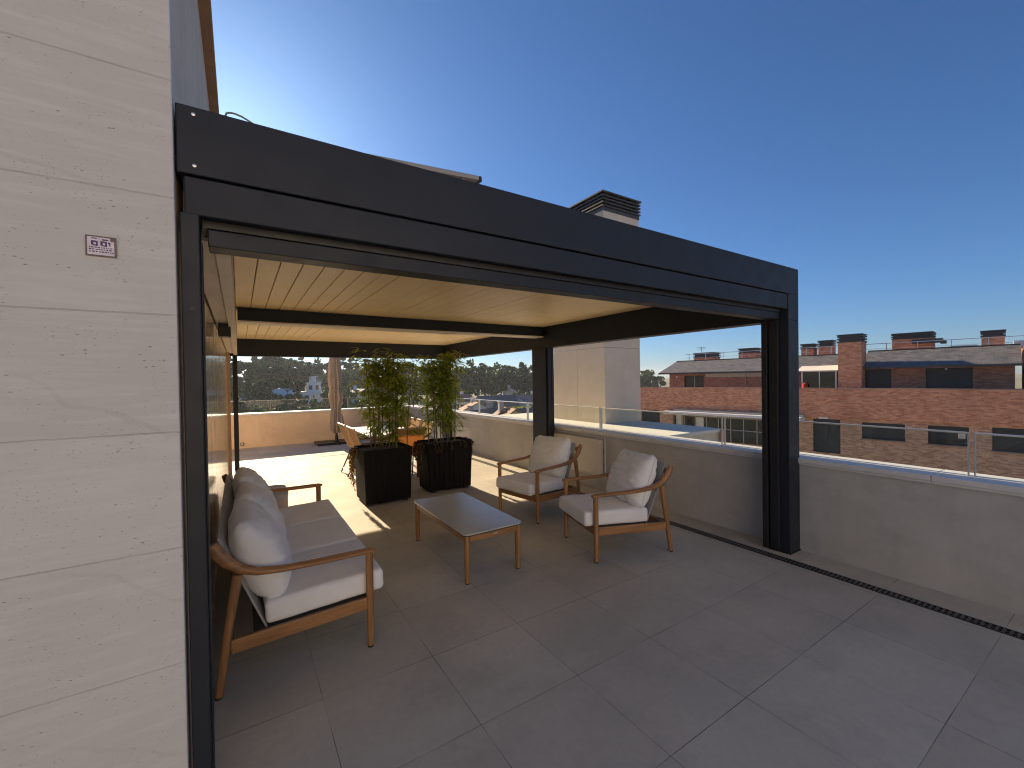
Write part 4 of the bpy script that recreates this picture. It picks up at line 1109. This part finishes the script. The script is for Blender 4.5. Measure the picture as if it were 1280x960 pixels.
# hillside wood on the left (azimuth -10..24 deg), dense and tall
for az, r, H, k in [(-6, 150, 13, 'cedar'), (-3.5, 165, 15, 'broad'), (-1, 175, 15, 'cedar'), (-.6, 140, 11, 'broad'), (.8, 150, 13.5, 'pine'), (1.6, 190, 15, 'cedar'), (2.6, 160, 14.5, 'broad'), (3.6, 185, 16, 'pine'),
                    (2.9, 140, 12.5, 'pine'), (4.4, 150, 12.5, 'pine'), (5.2, 178, 14.5, 'broad'), (5.6, 150, 11.5, 'pine'), (6.4, 200, 15, 'cedar'), (7.2, 178, 13, 'cedar'), (8.0, 215, 14, 'broad'), (8.8, 190, 13, 'pine'), (9.6, 180, 13, 'cedar'),
                    (10.4, 165, 12, 'broad'), (11.2, 185, 15, 'cedar'), (12.0, 175, 14.5, 'cedar'), (12.8, 165, 13, 'broad'), (13.8, 180, 14.5, 'cedar'), (15, 170, 13.5, 'broad'), (16.2, 165, 14, 'cedar'), (17.4, 160, 13, 'broad'), (18.6, 165, 14, 'broad'), (19.6, 155, 12.5, 'cedar'), (20.8, 150, 12.5, 'broad'), (22, 150, 12, 'broad'), (23.2, 150, 12, 'cedar'),
                    (24.6, 140, 11.5, 'broad'), (25.8, 135, 9.5, 'broad'), (27.0, 140, 13, 'broad'), (28.2, 138, 13.2, 'broad'), (29.5, 150, 12, 'broad'), (30.7, 140, 11.8, 'pale'), (31.8, 140, 12.2, 'broad'), (33.0, 145, 11.3, 'broad'), (34.1, 140, 11.6, 'cedar'), (35.2, 140, 12.2, 'broad'), (36.4, 145, 12, 'broad'), (37.6, 150, 12, 'broad'),
                    (49.5, 170, 9.5, 'broad'), (50.4, 175, 10, 'pale'), (51.2, 170, 9.5, 'broad'), (39, 160, 11, 'broad'), (41, 160, 11, 'broad'), (44, 165, 11, 'broad'), (47, 170, 10, 'broad')]:
    plant(k, az, r, H, sd); sd += 1
for az, r, H, k in [(2.2, 118, 9.5, 'broad'), (3.4, 112, 6.2, 'broad'), (4.8, 116, 9.8, 'pine'), (5.6, 112, 6.4, 'broad'), (11.4, 112, 7.5, 'broad'), (12.4, 105, 5.5, 'pale'), (14.2, 112, 7.5, 'broad'), (1.0, 120, 9.5, 'cedar'), (10, 125, 8, 'broad'), (9.2, 118, 6, 'broad'), (-1.2, 115, 9, 'broad')]:
    plant(k, az, r, H, sd); sd += 1
# second row, low fill between houses
for k in range(26):
    az = -4 + 41*k/25 + R.uniform(-.6, .6); r = R.uniform(88, 128)
    plant(R.choice(('broad', 'pale', 'broad')), az, r, R.uniform(3.2, 5.6), sd); sd += 1
for k in range(18):
    az = -2 + 12*k/17; plant(R.choice(('pale', 'broad')), az, R.uniform(84, 96), R.uniform(4.6, 5.8), sd); sd += 1
t = make_tree('yellow_tree', 'yellow', LEAF['yellow'], 55, 10, 'bright yellow green tree among the rooftops beyond the middle post', None)
x, y, z = at(34.0, 92); t.location = (x, y, z); t.scale = (.62, .62, .56)

# houses
HW = {'white': mat_plaster('white_house_render', (.80, .79, .77)), 'cream': mat_plaster('cream_house_render', (.5, .45, .38)), 'grey': mat_plaster('grey_house_render', (.33, .32, .31))}
HR = {'terracotta': mat_roof_tile('terracotta_tiles', (.34, .15, .095)), 'grey': mat_roof_tile('grey_roof_tiles', (.14, .14, .145)), 'blue': mat_roof_tile('blue_grey_tiles', (.16, .18, .22)), 'white': simple('white_flat_roof', (.7, .7, .68), .7)}
def house(label, az, r, w_, d_, h_, rh, wall, roof, rz=0, flat=False, upper=False, base=0, win=3):
    x, y, z = at(az, r); t = thing('house', label, 'house', (x, y, z + base), rz)
    mb = MB(); mb.box(-w_/2, w_/2, -d_/2, d_/2, -3 - base, h_)
    if not flat:
        mb.solid([(-w_/2, -d_/2, h_), (-w_/2, d_/2, h_), (-w_/2, 0, h_+rh*.97), (w_/2, -d_/2, h_), (w_/2, d_/2, h_), (w_/2, 0, h_+rh*.97)], [(0, 2, 1), (3, 4, 5), (0, 3, 5, 2), (1, 2, 5, 4), (0, 1, 4, 3)])
    mb.build('wall', HW[wall], t, smooth=0)
    if flat:
        mb = MB(); mb.box(-w_/2-.3, w_/2+.3, -d_/2-.3, d_/2+.3, h_+.005, h_+.35)
        if upper:
            mb.box(-w_*.33, w_*.33, -d_*.3, d_*.3, h_+2.9, h_+3.2); mb.box(-w_*.16, w_*.16, -d_*.2, d_*.2, h_+5.0, h_+5.25)
        rf = mb.build('roof', HR[roof], t, smooth=0)
        if upper:
            mb = MB(); mb.box(-w_*.28, w_*.28, -d_*.28, d_*.28, h_+.351, h_+2.899); mb.box(-w_*.12, w_*.12, -d_*.15, d_*.15, h_+3.201, h_+4.999); mb.build('upper_wall', HW[wall], t, smooth=0)
            for k in (-1, 1):
                mb = MB(); mb.box(k*w_*.14-.5, k*w_*.14+.5, -d_*.28-.06, -d_*.28-.01, h_+.9, h_+2.3); mb.build('window', M['darkglass'], t, smooth=0)
    else:
        e = .45; mb = MB()
        for sgn in (-1, 1):
            k = rh/(d_/2); zb = h_ - e*k
            a = [(-w_/2-e, sgn*(d_/2+e), zb), (w_/2+e, sgn*(d_/2+e), zb), (w_/2+e, 0, h_+rh), (-w_/2-e, 0, h_+rh)]
            mb.solid(a + [(p[0], p[1], p[2]+.18) for p in a], [(0, 1, 2, 3), (7, 6, 5, 4), (0, 4, 5, 1), (1, 5, 6, 2), (2, 6, 7, 3), (3, 7, 4, 0)])
        rf = mb.build('roof', HR[roof], t, smooth=0)
        mb = MB(); mb.box(w_*.22, w_*.22+.7, .3, 1.0, h_+.3*rh, h_+rh+.9); mb.box(w_*.22-.08, w_*.22+.78, .22, 1.08, h_+rh+.9, h_+rh+1.05); mb.build('chimney', HW[wall], rf, smooth=0)
    for k in range(win):
        xx = -w_/2 + w_*(k+.5)/win
        mb = MB(); mb.box(xx-.55, xx+.55, -d_/2-.05, -d_/2-.005, h_-2.2, h_-.8); f = mb.build('window', M['darkglass'], t, smooth=0)
        mb = MB(); mb.box(xx-.66, xx+.66, -d_/2-.06, -d_/2-.006, h_-2.3, h_-2.205); mb.build('sill', HW[wall], f, smooth=0)
    return t
house('white villa with stepped upper floors below the far pines', 7.6, 150, 7.2, 7, 3.0, 0, 'white', 'white', .05, True, True, .6)
house('low house with a bright white roof half hidden under dark pines', 3.6, 132, 7, 6, 2.6, 1.6, 'grey', 'white', .1, base=1.3)
house('house with a blue grey roof and pale wall behind the parasol', 13.0, 125, 6.5, 6, 2.8, 1.9, 'white', 'blue', pi/2+.15, base=.8)
house('pale house high among the cedars on the hillside', 7.3, 215, 11, 8, 3.5, 2.0, 'cream', 'grey', .0, base=3.2)
house('small pale house at the left end of the hillside behind the corner post', .1, 135, 5, 6, 2.8, 1.4, 'white', 'grey', .2, base=1.0)
house('white house with terracotta roof right of the second bamboo', 25.6, 118, 7, 7, 2.2, 1.6, 'white', 'terracotta', .35, base=.2)
house('terracotta roofed house with white gable beyond the glass', 27.9, 104, 8, 7, 2.4, 1.7, 'white', 'terracotta', 1.2)
house('broad house with a dark grey tiled roof below the round trees', 30.6, 108, 9, 8, 2.8, 2.2, 'grey', 'grey', -.3)
house('pale house with grey roof beside the yellow tree', 32.6, 122, 8, 7, 3.0, 1.8, 'cream', 'grey', .9)
house('house with low dark roof right behind the middle post', 35.0, 112, 9, 8, 2.8, 1.7, 'white', 'grey', .2)
house('near house with a brown grey roof seen through the glass railing', 29.2, 64, 9, 8, 3.2, 2.3, 'grey', 'grey', .5, base=1.5)
house('near house with a red tiled roof seen through the glass railing', 32.3, 60, 5, 6, 3.2, 2.2, 'cream', 'terracotta', 1.35, base=2.0)
house('near house with a long grey roof beside the red roof, through the glass', 35.2, 62, 9, 7, 3.4, 2.1, 'grey', 'grey', .1, base=1.7)
house('near house with a terracotta roof behind the second bamboo', 26.0, 70, 8, 8, 3.0, 2.1, 'cream', 'terracotta', .1, base=.9)

# ------------------------------------------------------------------ haze
hm, hnt, hout = new_mat('thin_haze'); hv = hnt.nodes.new('ShaderNodeVolumePrincipled')
hv.inputs['Color'].default_value = (.82, .91, 1, 1); hv.inputs['Density'].default_value = .00035; hv.inputs['Anisotropy'].default_value = .25
hnt.links.new(hv.outputs[0], hout.inputs['Volume'])
mb = MB(); mb.box(-1750, 1750, -1750, 1750, GZ-4, 34)
tag(mb.build('haze', hm, smooth=0), kind='stuff')

# ------------------------------------------------------------------ render settings
scene.render.engine = 'CYCLES'
cy = scene.cycles
cy.max_bounces = 9; cy.diffuse_bounces = 5; cy.glossy_bounces = 4; cy.transmission_bounces = 6; cy.transparent_max_bounces = 12
cy.caustics_reflective = True; cy.caustics_refractive = False
cy.blur_glossy = 1.0; cy.sample_clamp_indirect = 8; cy.pixel_filter_type = 'BLACKMAN_HARRIS'; cy.filter_width = 1.1; cy.use_denoising = True; cy.use_adaptive_sampling = True; cy.adaptive_threshold = .01
vs = scene.view_settings
vs.view_transform = 'Standard'; vs.look = 'None'; vs.exposure = 1.2; vs.gamma = 1; vs.use_curve_mapping = False
